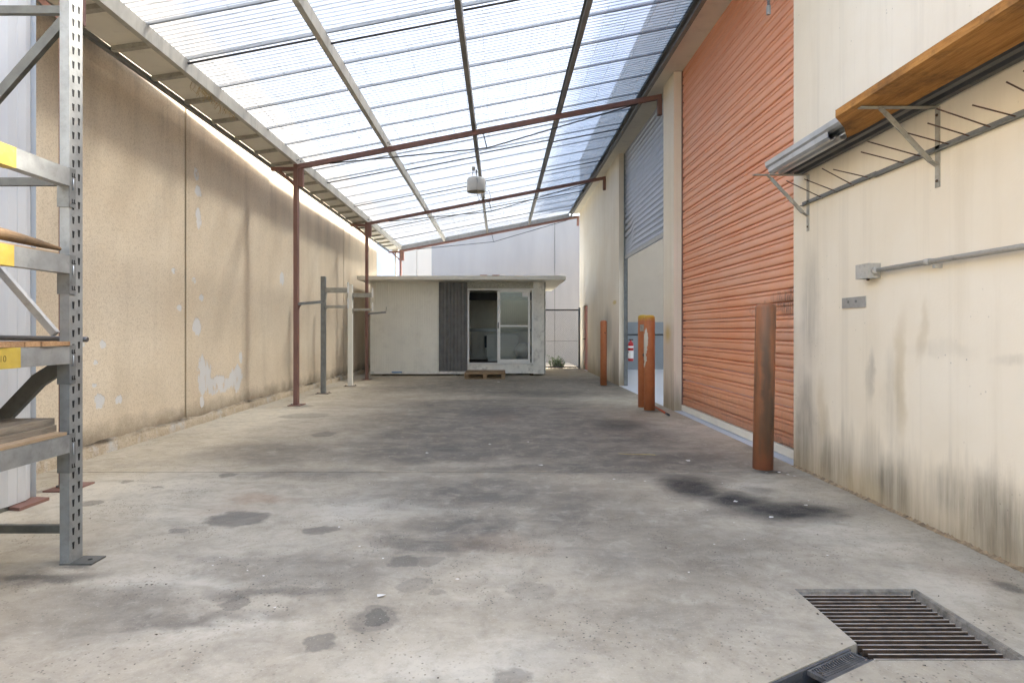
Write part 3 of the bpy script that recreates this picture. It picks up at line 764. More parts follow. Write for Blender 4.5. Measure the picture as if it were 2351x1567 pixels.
for y in CY:
    # rafter
    m = MB(); x0, x1 = CX1 - .0, RX - .006
    m.prism([(x0, y + .01, zt(x0) - .075), (x1, y + .01, zt(x1) - .075), (x1, y + .01, zt(x1)), (x0, y + .01, zt(x0))], (0, .08, 0)); m.bevel(.005)
    r = m.build('rafter', M['oxide'], can)
    # cleat over the column and wall bracket
    m = MB(); m.box(CX1, CX1 + .085, y + .012, y + .09, zt(CX1) - .37, zt(CX1) - .075); m.bevel(.004); m.build('head_cleat', M['oxide'], r)
    m = MB(); m.box(RX - .07, RX - .003, y + .005, y + .095, zt(RX) - .35, zt(RX) - .07); m.bevel(.004); m.build('wall_bracket', M['oxide'], r)
    # outrigger and its brace under the gutter
    m = MB(); m.box(-3.86, CX0, y + .02, y + .08, 3.955, 4.015); m.bevel(.004); m.build('outrigger', M['oxide'], can)
    m = MB(); m.obox((-3.72, y + .05, 3.955), (CX0, y + .05, 3.72), .045, .045); m.build('brace', M['oxide'], can)
    # tie rod hung below on a strut
    def zb(x): return zt(x) - .085
    m = MB(); m.tube([(-2.88, y + .05, zb(-2.88) + .005), (-1.5, y + .05, zb(-2.88) + (zb(-.22) - .25 - zb(-2.88)) * .53), (-.22, y + .05, zb(-.22) - .25), (2.33, y + .05, zb(2.33) + .005)], .011, 6); tr = m.build('tie_rod', M['darkwire'], r)
    m = MB(); m.tube([(-.28, y + .05, zb(-.28)), (-.22, y + .05, zb(-.22) - .25)], .010, 6); m.build('strut', M['darkwire'], r)
PX = [-3.43, -1.92, -0.44, 1.00, 2.43]
YA, YB = 4.35, 21.2
for i, x in enumerate(PX):
    z = zt(x); w = .062; d = .15; tk = .005
    s_ = 1 if i < 4 else 1
    # C section, open side to the left
    pr = [(x + w / 2, z), (x + w / 2, z + d), (x - w / 2, z + d), (x - w / 2, z + d - .018), (x - w / 2 + tk, z + d - .018), (x - w / 2 + tk, z + d - tk), (x + w / 2 - tk, z + d - tk),
          (x + w / 2 - tk, z + tk), (x - w / 2 + tk, z + tk), (x - w / 2 + tk, z + .018), (x - w / 2, z + .018), (x - w / 2, z)]
    m = MB(); m.prism([(a, YA, b) for a, b in pr], (0, YB - YA, 0)); pu = m.build('purlin', M['purlin' if i < 2 else 'purlin_dark'], can)
    m = MB()
    for y in CY:
        for k in (-.05, .02, .12):
            m.tube([(x + w / 2, y + k, z + .05 + .03 * (k > 0)), (x + w / 2 + .018, y + k, z + .05 + .03 * (k > 0))], .011, 6)
    m.build('bolt', M['galv_dark'], pu)
# bridging rods between purlins
for y in (6.62, 11.95, 14.2, 17.3, 19.3):
    for i in range(4):
        a, b = PX[i] + .04, PX[i + 1] - .03
        yy = y + (.16 if i % 2 else 0)
        m = MB(); m.tube([(a, yy, zt(a) + .09), (b, yy, zt(b) + .09)], .012, 6); m.build('bridging_rod', M['darkwire'], can)
# corrugated roof sheets, each lapped over the next
PITCH, AMP = 0.0762, 0.0085
SX0, SX1 = -3.86, 2.56
bn = None
def sheet(off):
    m = MB(); pts = []
    n = int(10.9 * 8)
    for k in range(n + 1):
        y = k * PITCH / 8
        pts.append((SX0, y, zt(SX0) + .152 + AMP + AMP * math.cos(2 * math.pi * y / PITCH)))
    m.ribbon(pts, (SX1 - SX0, 0, SL * (SX1 - SX0)), True)
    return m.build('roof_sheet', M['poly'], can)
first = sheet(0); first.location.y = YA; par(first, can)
ns = int((YB - YA) / 0.762)
for i in range(1, ns + 1):
    if YA + i * .762 + .87 > 21.95: break
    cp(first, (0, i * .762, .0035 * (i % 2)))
# safety mesh under the sheets
m = MB()
x = -3.2
while x < 2.4:
    if min(abs(x - q) for q in PX) > .06:
        pts = []; y = 4.4
        while y < 21.1:
            pts.append((x + random.uniform(-.012, .012), y, zt(x) + .146 - random.uniform(.0, .025))); y += .75
        m.tube(pts, .0022, 3, False)
    x += .30
y = 4.3
while y < 12.5:
    y += .31
    for i in range(4):
        a, b = PX[i], PX[i + 1]; sag = random.uniform(.01, .10); k0 = random.uniform(-.05, .05); k1 = random.uniform(-.05, .05)
        m.tube([(a + (b - a) * u, y + k0 + (k1 - k0) * u + random.uniform(-.02, .02), zt(a + (b - a) * u) + .146 - sag * math.sin(math.pi * u)) for u in (0, .2, .4, .6, .8, 1)], .0019, 3, False)
o = m.build('safety_mesh', M['wire'], can); o['kind'] = 'stuff'
# box gutter with lapped joints
m = MB(); pr = [(-3.465, 4.20), (-3.465, 4.105), (-3.83, 4.055), (-3.86, 4.075), (-3.875, 4.20), (-3.868, 4.20), (-3.853, 4.08), (-3.828, 4.062), (-3.471, 4.111), (-3.471, 4.20)]
m.prism([(a, YA, b) for a, b in pr], (0, YB - YA, 0)); gt = m.build('box_gutter', M['gutter'], can)
m = MB(); m.box(-3.85, -3.465, 0, .075, -.03, 0)
m.prism([(-3.465, 0, 4.104), (-3.83, 0, 4.054), (-3.83, 0, 4.010), (-3.465, 0, 4.060)], (0, .05, 0))
bmesh.ops.delete(m.bm, geom=[v for v in m.bm.verts if v.co.z < 2], context='VERTS')
m.prism([(-3.465, .05, 4.104), (-3.83, .05, 4.054), (-3.83, .05, 4.030), (-3.465, .05, 4.080)], (0, .05, 0))
lj = m.build('lap_joint', M['bracket'], gt); lj.location.y = 4.6; par(lj, gt)
for i in range(1, 23): cp(lj, (0, i * .70, 0))
m = MB(); m.box(-3.905, -3.85, YA, YB, 4.015, 4.06); m.build('gutter_angle', M['galv_dark'], gt)
m = MB(); bm = m.bm; a_ = [(-3.872, YA), (-3.872, 11.0), (-3.885, 11.0), (-4.09, 5.8), (-4.09, YA)]  # tapered strip added over the gap to narrow the sunlit band on the wall
m.prism([(x_, y_, 4.205 if x_ > -3.88 else 4.225) for x_, y_ in a_], (0, 0, .003)); m.build('added_shade_strip', M['galv'], gt)
m = MB(); m.prism([(-3.52, 21.1, 4.10), (-3.74, 21.1, 4.07), (-3.70, 21.1, 3.97), (-3.56, 21.1, 3.99)], (0, .14, 0)); m.build('gutter_outlet', M['gutter'], gt)
m = MB(); m.tube([(-3.62, 21.17, 3.99), (-3.62, 21.17, 0.0)], .045, 10); m.build('downpipe', M['gutter'], can)
# end channel over the last rafter, head flashing along the warehouse
for i in range(4):
    a, b = PX[i] + .033, PX[i + 1] - .033
    m = MB(); m.prism([(a, 21.09, zt(a) + .002), (b, 21.09, zt(b) + .002), (b, 21.09, zt(b) + .145), (a, 21.09, zt(a) + .145)], (0, .05, 0)); m.build('end_channel', M['galv'], can)
m = MB(); m.ribbon([(2.38, YA, zt(2.38) + .17), (2.455, YA, zt(2.455) + .19), (2.60, YA, TOP + .035), (RX + .003, YA, TOP + .05)], (0, YB - YA, 0)); m.build('head_flashing', M['galv_dark'], can)
m = MB(); m.ribbon([(2.465, YA, zt(2.43) + .02), (2.50, YA, TOP - .01), (2.86, YA, TOP - .004)], (0, YB - YA, 0)); m.build('head_soffit', M['gutter'], can)
# straw nest tucked on the edge purlin
m = MB()
for i in range(70):
    y = random.uniform(6.9, 7.9); x = -3.46 + random.uniform(-.04, .05)
    z = 4.085; L = random.uniform(.03, .13) * (1.3 if random.random() < .2 else 1)
    m.tube([(x, y, z), (x + random.uniform(-.03, .03), y + random.uniform(-.04, .04), z - L * .6), (x + random.uniform(-.05, .05), y + random.uniform(-.06, .06), z - L)], .0022, 3, False)
tag(m.build('bird_nest', M['straw']), 'straggly straw bird nest hanging from the canopy gutter', 'nest', kind='stuff')

# ================================================================== far walls
ew = thing('rear_wall', 'plain grey concrete panel wall closing the far end of the yard', 'wall', (1, 24.5, 0))
for a, b in ((-2.75, 2.19), (2.21, 7.2)):
    m = MB(); m.box(a, b, 24.5, 24.65, -.3, 5.9); m.bevel(.006); m.build('wall_panel', M['greywall'], ew)
m = MB(); m.box(2.188, 2.212, 24.53, 24.63, -.3, 5.88); m.build('sealant_joint', M['rackdark'], ew)
bw = thing('far_building', 'beige panelled building beyond the grey end wall, half in sun', 'building', (-4, 30, 0))
for a, b in ((-9.0, -5.6), (-5.58, -4.1), (-4.08, -2.9), (-2.88, 1.0)):
    m = MB(); m.box(a, b, 30, 30.2, -.5, 6.6); m.build('wall_panel', M['beige_far'], bw)
sw = thing('side_wall', 'pale blue white wall standing between the sand wall and the downpipe', 'wall', (-4.3, 23.4, 0))
m = MB(); m.box(-4.95, -3.80, 23.4, 23.55, -.5, 6.2); m.bevel(.005); m.build('wall_panel', M['blue_white'], sw)
m = MB(); m.box(-4.80, -4.72, 23.385, 23.40, -.3, 6.2); m.build('cover_strip', M['galv'], sw)

# ================================================================== SHED
shed = thing('site_shed', 'low cream ribbed site shed with a white sliding glass door and flat roof', 'shed', (-1.2, 19, 0))
SY = 17.2; SB = 20.7; sx0, sx1 = -3.66, 1.275; wt_ = 2.64
# cream ribbed front skin
m = MB(); pts = []; x = sx0; p_ = .066
while x < -1.74:
    pts += [(x, SY, .11), (x + p_ * .72, SY, .11), (x + p_ * .76, SY + .014, .11), (x + p_ * .94, SY + .014, .11)]; x += p_
pts.append((-1.715, SY, .11))
m.ribbon(pts, (0, 0, wt_ - .11)); m.build('ribbed_cladding', M['ribcream'], shed)
m = MB(); m.box(sx0, -.925, SY - .012, SY + .03, .045, .12); m.bevel(.003); m.build('base_channel', M['whiteold'], shed)
m = MB(); m.box(-3.05, -2.76, SY - .0155, SY - .012, .075, .115); m.build('blue_tape', simple('blue_tape', (.09, .22, .42, 1), .6), shed)
# dark corrugated sheet
m = MB(); pts = []
for k in range(8 * 8 + 1):
    u = k / 8; pts.append((-1.722 + u * .1005, SY - .03 - .014 * math.cos(2 * math.pi * u), .125))
m.ribbon(pts, (0, 0, wt_ - .13), True); m.build('corrugated_sheet', M['darksheet'], shed)
# panels round the door
m = MB(); m.box(-.92, .94, SY + .0, SY + .05, 2.46, wt_); m.build('foam_header', M['foam'], shed)
m = MB(); m.box(.945, 1.245, SY - .006, SY + .05, .045, wt_); m.bevel(.004); m.build('stained_panel', M['whiteold'], shed)
m = MB(); m.box(-.92, .943, SY - .003, SY + .05, .06, .325); m.bevel(.004); m.build('sill_panel', M['whiteold'], shed)
m = MB(); m.box(1.25, 1.285, SY - .01, SY + .06, .06, wt_ - .01); m.bevel(.004); m.build('foam_edge', M['foam'], shed)
m = MB(); m.box(1.235, 1.285, SY + .06, SB, .06, wt_); m.build('side_panel', M['whiteold'], shed)
m = MB(); m.box(sx0, sx0 + .05, SY + .031, SB, .06, wt_); m.build('side_panel', M['ribcream'], shed)
m = MB(); m.box(sx0 + .05, 1.235, SB - .05, SB, .06, wt_); m.build('back_panel', M['shedin'], shed)
m = MB(); m.box(sx0 + .06, 1.233, SY + .06, SB - .06, .22, .30); m.build('floor_panel', M['shedfloor'], shed)
for x in (-3.3, -1.2, .9):
    m = MB(); m.box(x - .05, x + .05, SY + .12, SB - .1, 0, .22); m.build('floor_bearer', M['barktimber'], shed)
m = MB(); m.box(-2.0, -1.95, SY + .06, SB - .1, .30, wt_); m.build('inner_partition', M['shedin'], shed)
# inner back wall ribs, rail and dark head band
m = MB(); pts = []; x = -1.93
while x < 1.2:
    pts += [(x, SB - .075, .30), (x + .05, SB - .075, .30), (x + .055, SB - .068, .30), (x + .063, SB - .068, .30)]; x += .068
m.ribbon(pts, (0, 0, 2.0)); m.build('lining_sheet', M['shedin'], shed)
m = MB(); m.box(-1.93, 1.22, SB - .10, SB - .08, 1.24, 1.34); m.bevel(.004); m.build('wall_rail', M['galv'], shed)
m = MB(); m.box(-1.93, 1.22, SB - .10, SB - .07, 2.30, 2.55); m.build('head_band', M['darksheet'], shed)
# sliding door
dr = MB(); fx0, fx1, fz0, fz1 = -.918, .942, .33, 2.455; y0, y1 = SY - .03, SY + .05
dr.box(fx0, fx0 + .05, y0, y1, fz0, fz1).box(fx1 - .05, fx1, y0, y1, fz0, fz1).box(fx0 + .05, fx1 - .05, y0, y1, fz1 - .05, fz1).box(fx0 + .05, fx1 - .05, y0, y1, fz0, fz0 + .035)
dr.bevel(.004); drf = dr.build('door_frame', M['white'], shed)
px0, px1, pz0, pz1 = -.075, .85, .37, 2.40; y0, y1 = SY - .012, SY + .02
m = MB(); m.box(px0, px0 + .085, y0, y1, pz0, pz1).box(px1 - .06, px1, y0, y1, pz0, pz1).box(px0 + .085, px1 - .06, y0, y1, pz1 - .05, pz1).box(px0 + .085, px1 - .06, y0, y1, pz0, pz0 + .09).box(px0 + .085, px1 - .06, y0, y1, 1.375, 1.42)
m.bevel(.003); sl_ = m.build('sliding_panel', M['white'], shed)
for a, b in ((pz0 + .09, 1.375), (1.42, pz1 - .05)):
    m = MB(); m.box(px0 + .083, px1 - .058, SY + .001, SY + .006, a - .002, b + .002); m.build('pane', M['glass'], sl_)
m = MB(); m.box(px0 + .015, px0 + .04, y0 - .02, y0, 1.33, 1.50); m.bevel(.003); m.build('handle', M['black'], sl_)
m = MB(); m.box(.62, .79, SY - .006, SY - .002, 2.22, 2.345); m.build('sticker', M['label'], sl_)
# roof slab with joints in the soffit
rx = [-3.88, -3.0, -1.62, -.24, .98, 1.785]
rf = MB(); rf.box(rx[0], rx[-1], 16.55, SB + .45, 2.655, 2.745); rf.bevel(.006); rfo = rf.build('roof', M['whiteold'], shed)
for i in range(5):
    m = MB(); m.box(rx[i] + .015 + .0, rx[i + 1] - .0, 16.58, SB + .42, 2.641, 2.653); m.bevel(.003); m.build('soffit_panel', M['ribcream'], rfo)
m = MB(); m.box(rx[0] - .003, rx[-1] + .003, 16.535, 16.552, 2.65, 2.75); m.bevel(.003); m.build('fascia', M['gutter'], rfo)
# bricks on the roof
for i, (a, b) in enumerate(((1102, 1119), (1130, 1147))):
    d = 16.95; X0 = (a - VX) * d / F; X1 = (b - VX) * d / F
    m = MB(); m.box(X0, X1, d, d + .11, 2.745, 2.815); m.bevel(.004)
    tag(m.build('brick', M['brick']), ('red brick on the flat shed roof above the dark corrugated sheet side of the door', 'red brick on the flat shed roof above the middle of the sliding door')[i], 'brick', 'bricks on the shed roof')

# cabinet and ventilator in the shed
cb = thing('cabinet', 'white enamel chest standing on the floor inside the shed', 'cabinet', (.08, 19.5, .30))
m = MB(); m.box(-.42, .58, 19.45, 20.1, .42, 1.14); m.bevel(.02, 2); m.build('body', M['appliance'], cb)
m = MB(); m.box(-.425, .585, 19.44, 20.11, 1.145, 1.18); m.bevel(.012); m.build('lid', M['appliance'], cb)
m = MB(); m.box(-.39, .55, 19.49, 20.08, .30, .415); m.bevel(.01); m.build('plinth', M['appliance'], cb)
m = MB(); m.box(-.50, -.425, 19.6, 19.75, .72, 1.1); m.bevel(.02); m.build('hinge_cover', M['black'], cb)
rv = thing('roof_ventilator', 'silver turbine roof ventilator stored behind the sliding glass door', 'ventilator', (.71, 18.6, .30))
m = MB(); m.lathe((.71, 18.6, .30), [(.23, 0), (.22, .02), (.20, .16)], 28, True, True); m.build('base_collar', M['chrome'], rv)
nv = 22
m = MB()
vane = None
for k in range(nv):
    t0 = 2 * math.pi * k / nv; m = MB(); rows = []
    for i in range(9):
        u = i / 8; zz = .17 + .42 * u; rr = .10 + .19 * math.sin(math.pi * (.12 + .82 * u))
        rows.append([m.bm.verts.new((.71 + (rr - .015 * q) * math.cos(t0 + q * .30 + .35 * u), 18.6 + (rr - .015 * q) * math.sin(t0 + q * .30 + .35 * u), .30 + zz)) for q in (0, .5, 1)])
    for i in range(8):
        for q in range(2):
            f = m.bm.faces.new((rows[i][q], rows[i][q + 1], rows[i + 1][q + 1], rows[i + 1][q])); f.smooth = True
    m.build('vane', M['vent'], rv)
m = MB(); m.lathe((.71, 18.6, .30), [(.15, .575), (.13, .60), (.05, .62)], 24); m.build('cap', M['chrome'], rv)
m = MB(); m.lathe((.71, 18.6, .30), [(.13, .17), (.15, .35), (.12, .57)], 20); m.build('inner_core', M['black'], rv)

# pallet step
pl = thing('pallet', 'timber pallet lying as a step below the shed sliding door', 'pallet', (-.39, 16.4, 0))
p0x, p1x, p0y, p1y = -.925, .135, 15.92, 17.02
for i, x in enumerate((p0x, (p0x + p1x) / 2 - .05, p1x - .10)):
    for yy in (p0y, (p0y + p1y) / 2 - .05, p1y - .1):
        m = MB(); m.box(x, x + .10, yy, yy + .11, .022, .12); m.bevel(.004); m.build('block', M['pallet'], pl)
for yy in (p0y, (p0y + p1y) / 2 - .05, p1y - .1):
    m = MB(); m.box(p0x, p1x, yy + .002, yy + .108, 0, .022); m.bevel(.003); m.build('bottom_board', M['pallet'], pl)
    m = MB(); m.box(p0x, p1x, yy + .0, yy + .10, .12, .142); m.bevel(.003); m.build('cross_board', M['pallet'], pl)
for i in range(7):
    yy = p0y + i * (p1y - p0y - .12) / 6
    m = MB(); m.box(p0x - .003, p1x + .003, yy - .002, yy + .12, .142, .166 + random.uniform(0, .004)); m.bevel(.003); m.build('top_board', M['pallet'], pl)

# chain link gate with a weed behind it
cg = thing('chain_link_gate', 'chain link gate in a dark pipe frame between shed and warehouse', 'gate', (1.95, 20.15, 0))
gx0, gx1, gy, gt_ = 1.34, 2.62, 20.15, 1.97
m = MB(); m.tube([(gx1, gy, 0), (gx1, gy, gt_ + .06)], .035, 10); m.build('post', M['galv_dark'], cg)
m = MB(); m.tube([(gx0, gy, 0), (gx0, gy, gt_)], .025, 10); m.build('post', M['galv_dark'], cg)
m = MB(); m.tube([(gx0, gy, gt_ - .02), (gx1, gy, gt_ - .02)], .024, 10); m.build('top_rail', M['darkwire'], cg)
m = MB(); m.tube([(gx0, gy, .07), (gx1, gy, .07)], .02, 8); m.build('bottom_rail', M['darkwire'], cg)
m = MB(); m.tube([(gx0, gy, .92), (gx1, gy, .93)], .006, 6); m.build('mid_wire', M['darkwire'], cg)
m = MB(); W = gx1 - gx0; Hh = gt_ - .1; st = .072
for sgn in (1, -1):
    k = -Hh
    while k < W + Hh:
        # line x = k + sgn*z
        pts = []
        a = k if sgn == 1 else k
        for z in (0, Hh):
            pass
        if sgn == 1: z0 = max(0, -k); z1 = min(Hh, W - k); f = lambda z: k + z
        else: z0 = max(0, k - W); z1 = min(Hh, k); f = lambda z: k - z
        if z1 - z0 > .03:
            m.tube([(gx0 + f(z0), gy + .004 * sgn, .08 + z0), (gx0 + f(z1), gy + .004 * sgn, .08 + z1)], .0034, 3, False)
        k += st
o = m.build('chain_mesh', M['wire'], cg); o['kind'] = 'stuff'
pt = thing('weed', 'bushy green weed growing at the foot of the chain link gate', 'plant', (1.9, 20.45, 0))
m = MB(); ms = MB()
for i in range(60):
    a = random.uniform(0, 6.28); L = random.uniform(.15, .50); lean = random.uniform(.1, .75)
    bx, by = 1.92 + random.uniform(-.22, .22), 20.45 + random.uniform(-.08, .10)
    tip = Vector((bx + math.cos(a) * L * lean, by + math.sin(a) * L * lean * .6, L * (1 - lean * .3)))
    b0 = Vector((bx, by, 0))
    ms.tube([b0, (b0 + tip) / 2 + Vector((0, 0, .03)), tip], .003, 3, False)
    for q in range(16):
        u = random.uniform(.2, 1); c = b0.lerp(tip, u) + Vector((random.uniform(-.03, .03), random.uniform(-.03, .03), random.uniform(-.02, .03)))
        d = Vector((random.uniform(-1, 1), random.uniform(-1, 1), random.uniform(-.2, .9))).normalized() * random.uniform(.025, .055)
        s2 = d.cross(Vector((random.uniform(-1, 1), random.uniform(-1, 1), 1))).normalized() * d.length * .38
        m.poly([c - d * .5, c + s2, c + d * .6, c - s2])
m.build('leaf_cluster', M['leaf'], pt, normals=False); ms.build('stem_cluster', M['twig'], pt, normals=False)
m = MB()
for i in range(240):
    x = random.uniform(1.35, 2.55); y = 20.35 + abs(random.gauss(0, .12)); s2 = random.uniform(.012, .035); a = random.uniform(0, 3.1)
    z = random.uniform(.005, .05)
    m.poly([(x + s2 * math.cos(a), y + s2 * math.sin(a), z), (x - s2 * .5 * math.sin(a), y + s2 * .5 * math.cos(a), z + .01), (x - s2 * math.cos(a), y - s2 * math.sin(a), z), (x + s2 * .5 * math.sin(a), y - s2 * .5 * math.cos(a), z + .004)])
tag(m.build('leaf_litter', M['litter_dark'], normals=False), 'dark dry leaf litter along the foot of the gate', 'leaf litter', kind='stuff')

# ================================================================== free-standing cantilever posts
def storage_post(px, py, top, wid, mat, label, foot):
    X, Y = G(px, py)
    t = thing('storage_post', label, 'rack post', (X, Y, 0), 'cantilever storage posts by the sand wall')
    w = wid / 2
    m = MB(); m.box(X - w, X + w, Y - w, Y + w, .012, top); m.bevel(.004); m.build('post', mat, t)
    m = MB(); m.box(X - .13, X + .13, Y - .11, Y + .11, 0, .012); m.bevel(.003); m.build('base_plate', M['grate'], t)
    for i, (h, hh) in enumerate(((2.07, .10), (1.74, .055))):
        m = MB(); m.box(X + w, X + w + .46, Y - .025, Y + .025, h - hh / 2, h + hh / 2); m.bevel(.003); a = m.build('arm', M['bracket'], t)
        m = MB(); m.box(X + w + .44, X + w + .448 + .015, Y - .03, Y + .03, h - hh / 2 - .005, h + .16); m.bevel(.002); m.build('end_stop', M['white'] if i < 2 else M['galv'], a)
        m = MB(); m.prism([(X + w, Y - .004, h - hh / 2 - .07), (X + w, Y - .004, h - hh / 2), (X + w + .03, Y - .004, h - hh / 2)], (0, .008, 0)); m.build('gusset', M['bracket'], a)
    m = MB(); m.lathe((X - .09, Y - .07, .012), [(.012, 0), (.012, .02)], 6); m.lathe((X + .10, Y + .06, .012), [(.012, 0), (.012, .02)], 6); m.build('anchor_bolt', M['grate'], t)
storage_post(742.5, 903, 2.345, .088, M['galv_dark'], 'blue grey galvanised storage post with two cantilever arms and rusty foot', 0)
storage_post(804.5, 886, 2.31, .10, M['ribcream'], 'cream painted storage post with two cantilever arms, behind the galvanised one', 0)

# ================================================================== bollards
def bollard(px, py, top, dia, mat, label, tilt=(0, 0)):
    X, Y = G(px, py); Y += dia / 2; r = dia / 2
    m = MB(); m.lathe((0, 0, 0), [(r, -.05), (r, top - .045), (r * .97, top - .028), (r * .86, top - .012), (r * .6, top - .002), (.001, top + .003)], 36, True, False)
    o = m.build('pipe', mat)
    t = thing('bollard', label, 'bollard', (X, Y, 0), 'steel pipe bollards in front of the warehouse')
    o.parent = t
    t.rotation_euler = (tilt[1], tilt[0], 0)
    return t
bollard(1761, 1080, 1.505, .176, M['bol_dirty'], 'scuffed blackened orange bollard in front of the orange roller door', (.018, 0))
b2 = bollard(1494, 942, 1.505, .172, M['bol_white'], 'orange bollard worn white down one side with yellow cap')
b3 = bollard(1479.5, 935, 1.52, .168, M['bol_yel'], 'orange bollard with small metal plate and yellow cap, behind its worn twin')
b4 = bollard(1387, 884, 1.50, .152, M['bol'], 'clean orange bollard with a round cap in front of the red brown door')
m = MB(); m.box(-.075, .065, -.095, -.083, 1.25, 1.36); m.bevel(.002); o = m.build('metal_plate', M['bracket']); o.parent = b3
m = MB(); m.tube([(.0, -.085, .86), (.0, -.12, .86)], .035, 8); o = m.build('welded_lug', M['rustrod']); o.parent = b3
m = MB(); m.tube([(.02, -.072, 1.21), (.02, -.080, 1.21)], .014, 8); o = m.build('bolt_hole', M['hole']); o.parent = b4
# orange bar on the floor
st_ = thing('orange_bar', 'short orange red painted bar lying on the concrete beside the bollards', 'bar', (2.6, 9.6, 0))
a = Vector((*G(1502, 934), .018)); b = Vector((*G(1536, 955), .018)); 
m = MB(); m.tube([a, a.lerp(b, .82)], .016, 8); m.build('painted_length', M['stake'], st_)
m = MB(); m.tube([a.lerp(b, .82), b], .017, 8); m.build('bare_tip', M['darkwire'], st_)

# ================================================================== high bay lamp
LXp, LYp, LZ = -.50, 12.8, 4.17
lp = thing('high_bay_lamp', 'round white high bay lamp, unlit, hanging below the canopy roof', 'lamp', (LXp, LYp, LZ))
m = MB(); m.lathe((LXp, LYp, LZ), [(.19, 0), (.195, .01), (.195, .25), (.175, .285), (.06, .29)], 40, False, True); m.build('housing', M['lampbody'], lp)
m = MB(); m.lathe((LXp, LYp, LZ), [(.188, .002), (.15, .06), (.125, .10), (.05, .14), (.001, .145)], 40, False, False); m.build('reflector', M['lampin'], lp)
m = MB(); m.lathe((LXp, LYp, LZ), [(.135, .075), (.10, .062), (.001, .055)], 32, False, False); m.build('lens', M['bulb'], lp)
for k in range(40):
    pass
m = MB()
for k in range(48):
    t0 = 2 * math.pi * k / 48
    m.obox((LXp + .185 * math.cos(t0), LYp + .185 * math.sin(t0), LZ + .012), (LXp + .145 * math.cos(t0), LYp + .145 * math.sin(t0), LZ + .07), .004, .012)
o = m.build('cooling_fins', M['rackdark'], lp); o['kind'] = 'stuff'
zp = zt(-.44)
m = MB(); m.tube([(LXp, LYp, LZ + .29), (LXp, LYp, zp + .0)], .012, 8); m.build('hanger_rod', M['galv'], lp)
m = MB(); m.box(LXp - .09, LXp - .02, LYp - .04, LYp + .04, zp - .01, zp + .06); m.bevel(.01); m.build('junction_box', M['conduit'], lp)
m = MB(); m.tube([(LXp - .06, LYp - .03, zp), (LXp - .08, LYp - .12, LZ + .30), (LXp + .03, LYp - .205, LZ + .22), (LXp + .02, LYp - .205, LZ - .05), (LXp + .05, LYp + .4, LZ - .10), (LXp + .12, LYp + 1.6, zt(-.4) - .02), (LXp + .13, 15.7, zt(-.4) - .06)], .006, 6)
m.tube([(LXp + .18, LYp, LZ + .26), (LXp + .205, LYp - .02, LZ + .18), (LXp + .205, LYp - .02, LZ - .02), (LXp + .25, LYp + .9, zt(-.3) - .25), (LXp + .28, 15.72, zt(-.25) - .07)], .006, 6); m.build('power_cable', M['wire'], lp)

# ================================================================== pallet rack
rk = thing('pallet_rack', 'grey steel pallet rack with slotted upright and yellow banded beams', 'rack', (-2.7, 2.0, 0))
UX0, UX1, UY0, UY1, UH = -2.356, -2.304, 3.262, 3.366, 3.75
def upright(x0, x1, y0, y1, faceleft=False):
    # folded channel: slotted face on the aisle side, two returns
    m = MB(); tk = .004; xf = x0 if faceleft else x1; s_ = 1 if faceleft else -1
    xo = x1 if faceleft else x0
    m.box(min(xf, xf + s_ * tk), max(xf, xf + s_ * tk), y0, y1, .008, UH)
    m.box(min(xf + s_ * tk, xo), max(xf + s_ * tk, xo), y0, y0 + tk, .008, UH)
    m.box(min(xf + s_ * tk, xo), max(xf + s_ * tk, xo), y1 - tk, y1, .008, UH)
    u = m.build('upright', M['rack'], rk)
    return u
u1 = upright(UX0, UX1, UY0, UY1)
# keyhole slots in two staggered rows
slot = None
hz = .095
i = 0
beam_t = [2.119, 1.653, 1.171, .698]
while hz < UH - .1:
    for k, yy in enumerate((UY0 + .030, UY0 + .074)):
        z = hz + .038 * k * 0 + (.012 if k else 0)
        if slot is None:
            m = MB(); m.prism([(UX1 + .0015, -.0085, .019), (UX1 + .0015, .0085, .019), (UX1 + .0015, .0045, -.019), (UX1 + .0015, -.0045, -.019)], (-.004, 0, 0))
            slot = m.build('slot', M['hole'], u1); slot.location = (0, yy, z); par(slot, u1)
        else: cp(slot, (0, yy - slot.location.y, z - slot.location.z))
    hz += .0762
m = MB(); m.box(UX0, UX1 + .12, UY0 - .003, UY1 + .015, 0, .008); m.bevel(.002); bp = m.build('base_plate', M['rackdark'], u1)
m = MB(); m.lathe((UX1 + .07, (UY0 + UY1) / 2 + .01, .008), [(.012, 0), (.012, .001)], 12); m.build('bolt_hole', M['hole'], u1)
u2 = upright(-3.20, -3.148, UY0, UY1, True)
for (ya, yb) in ((.60, .704),):
    upright(UX0, UX1, ya, yb); upright(-3.20, -3.148, ya, yb, True)
YN = .706
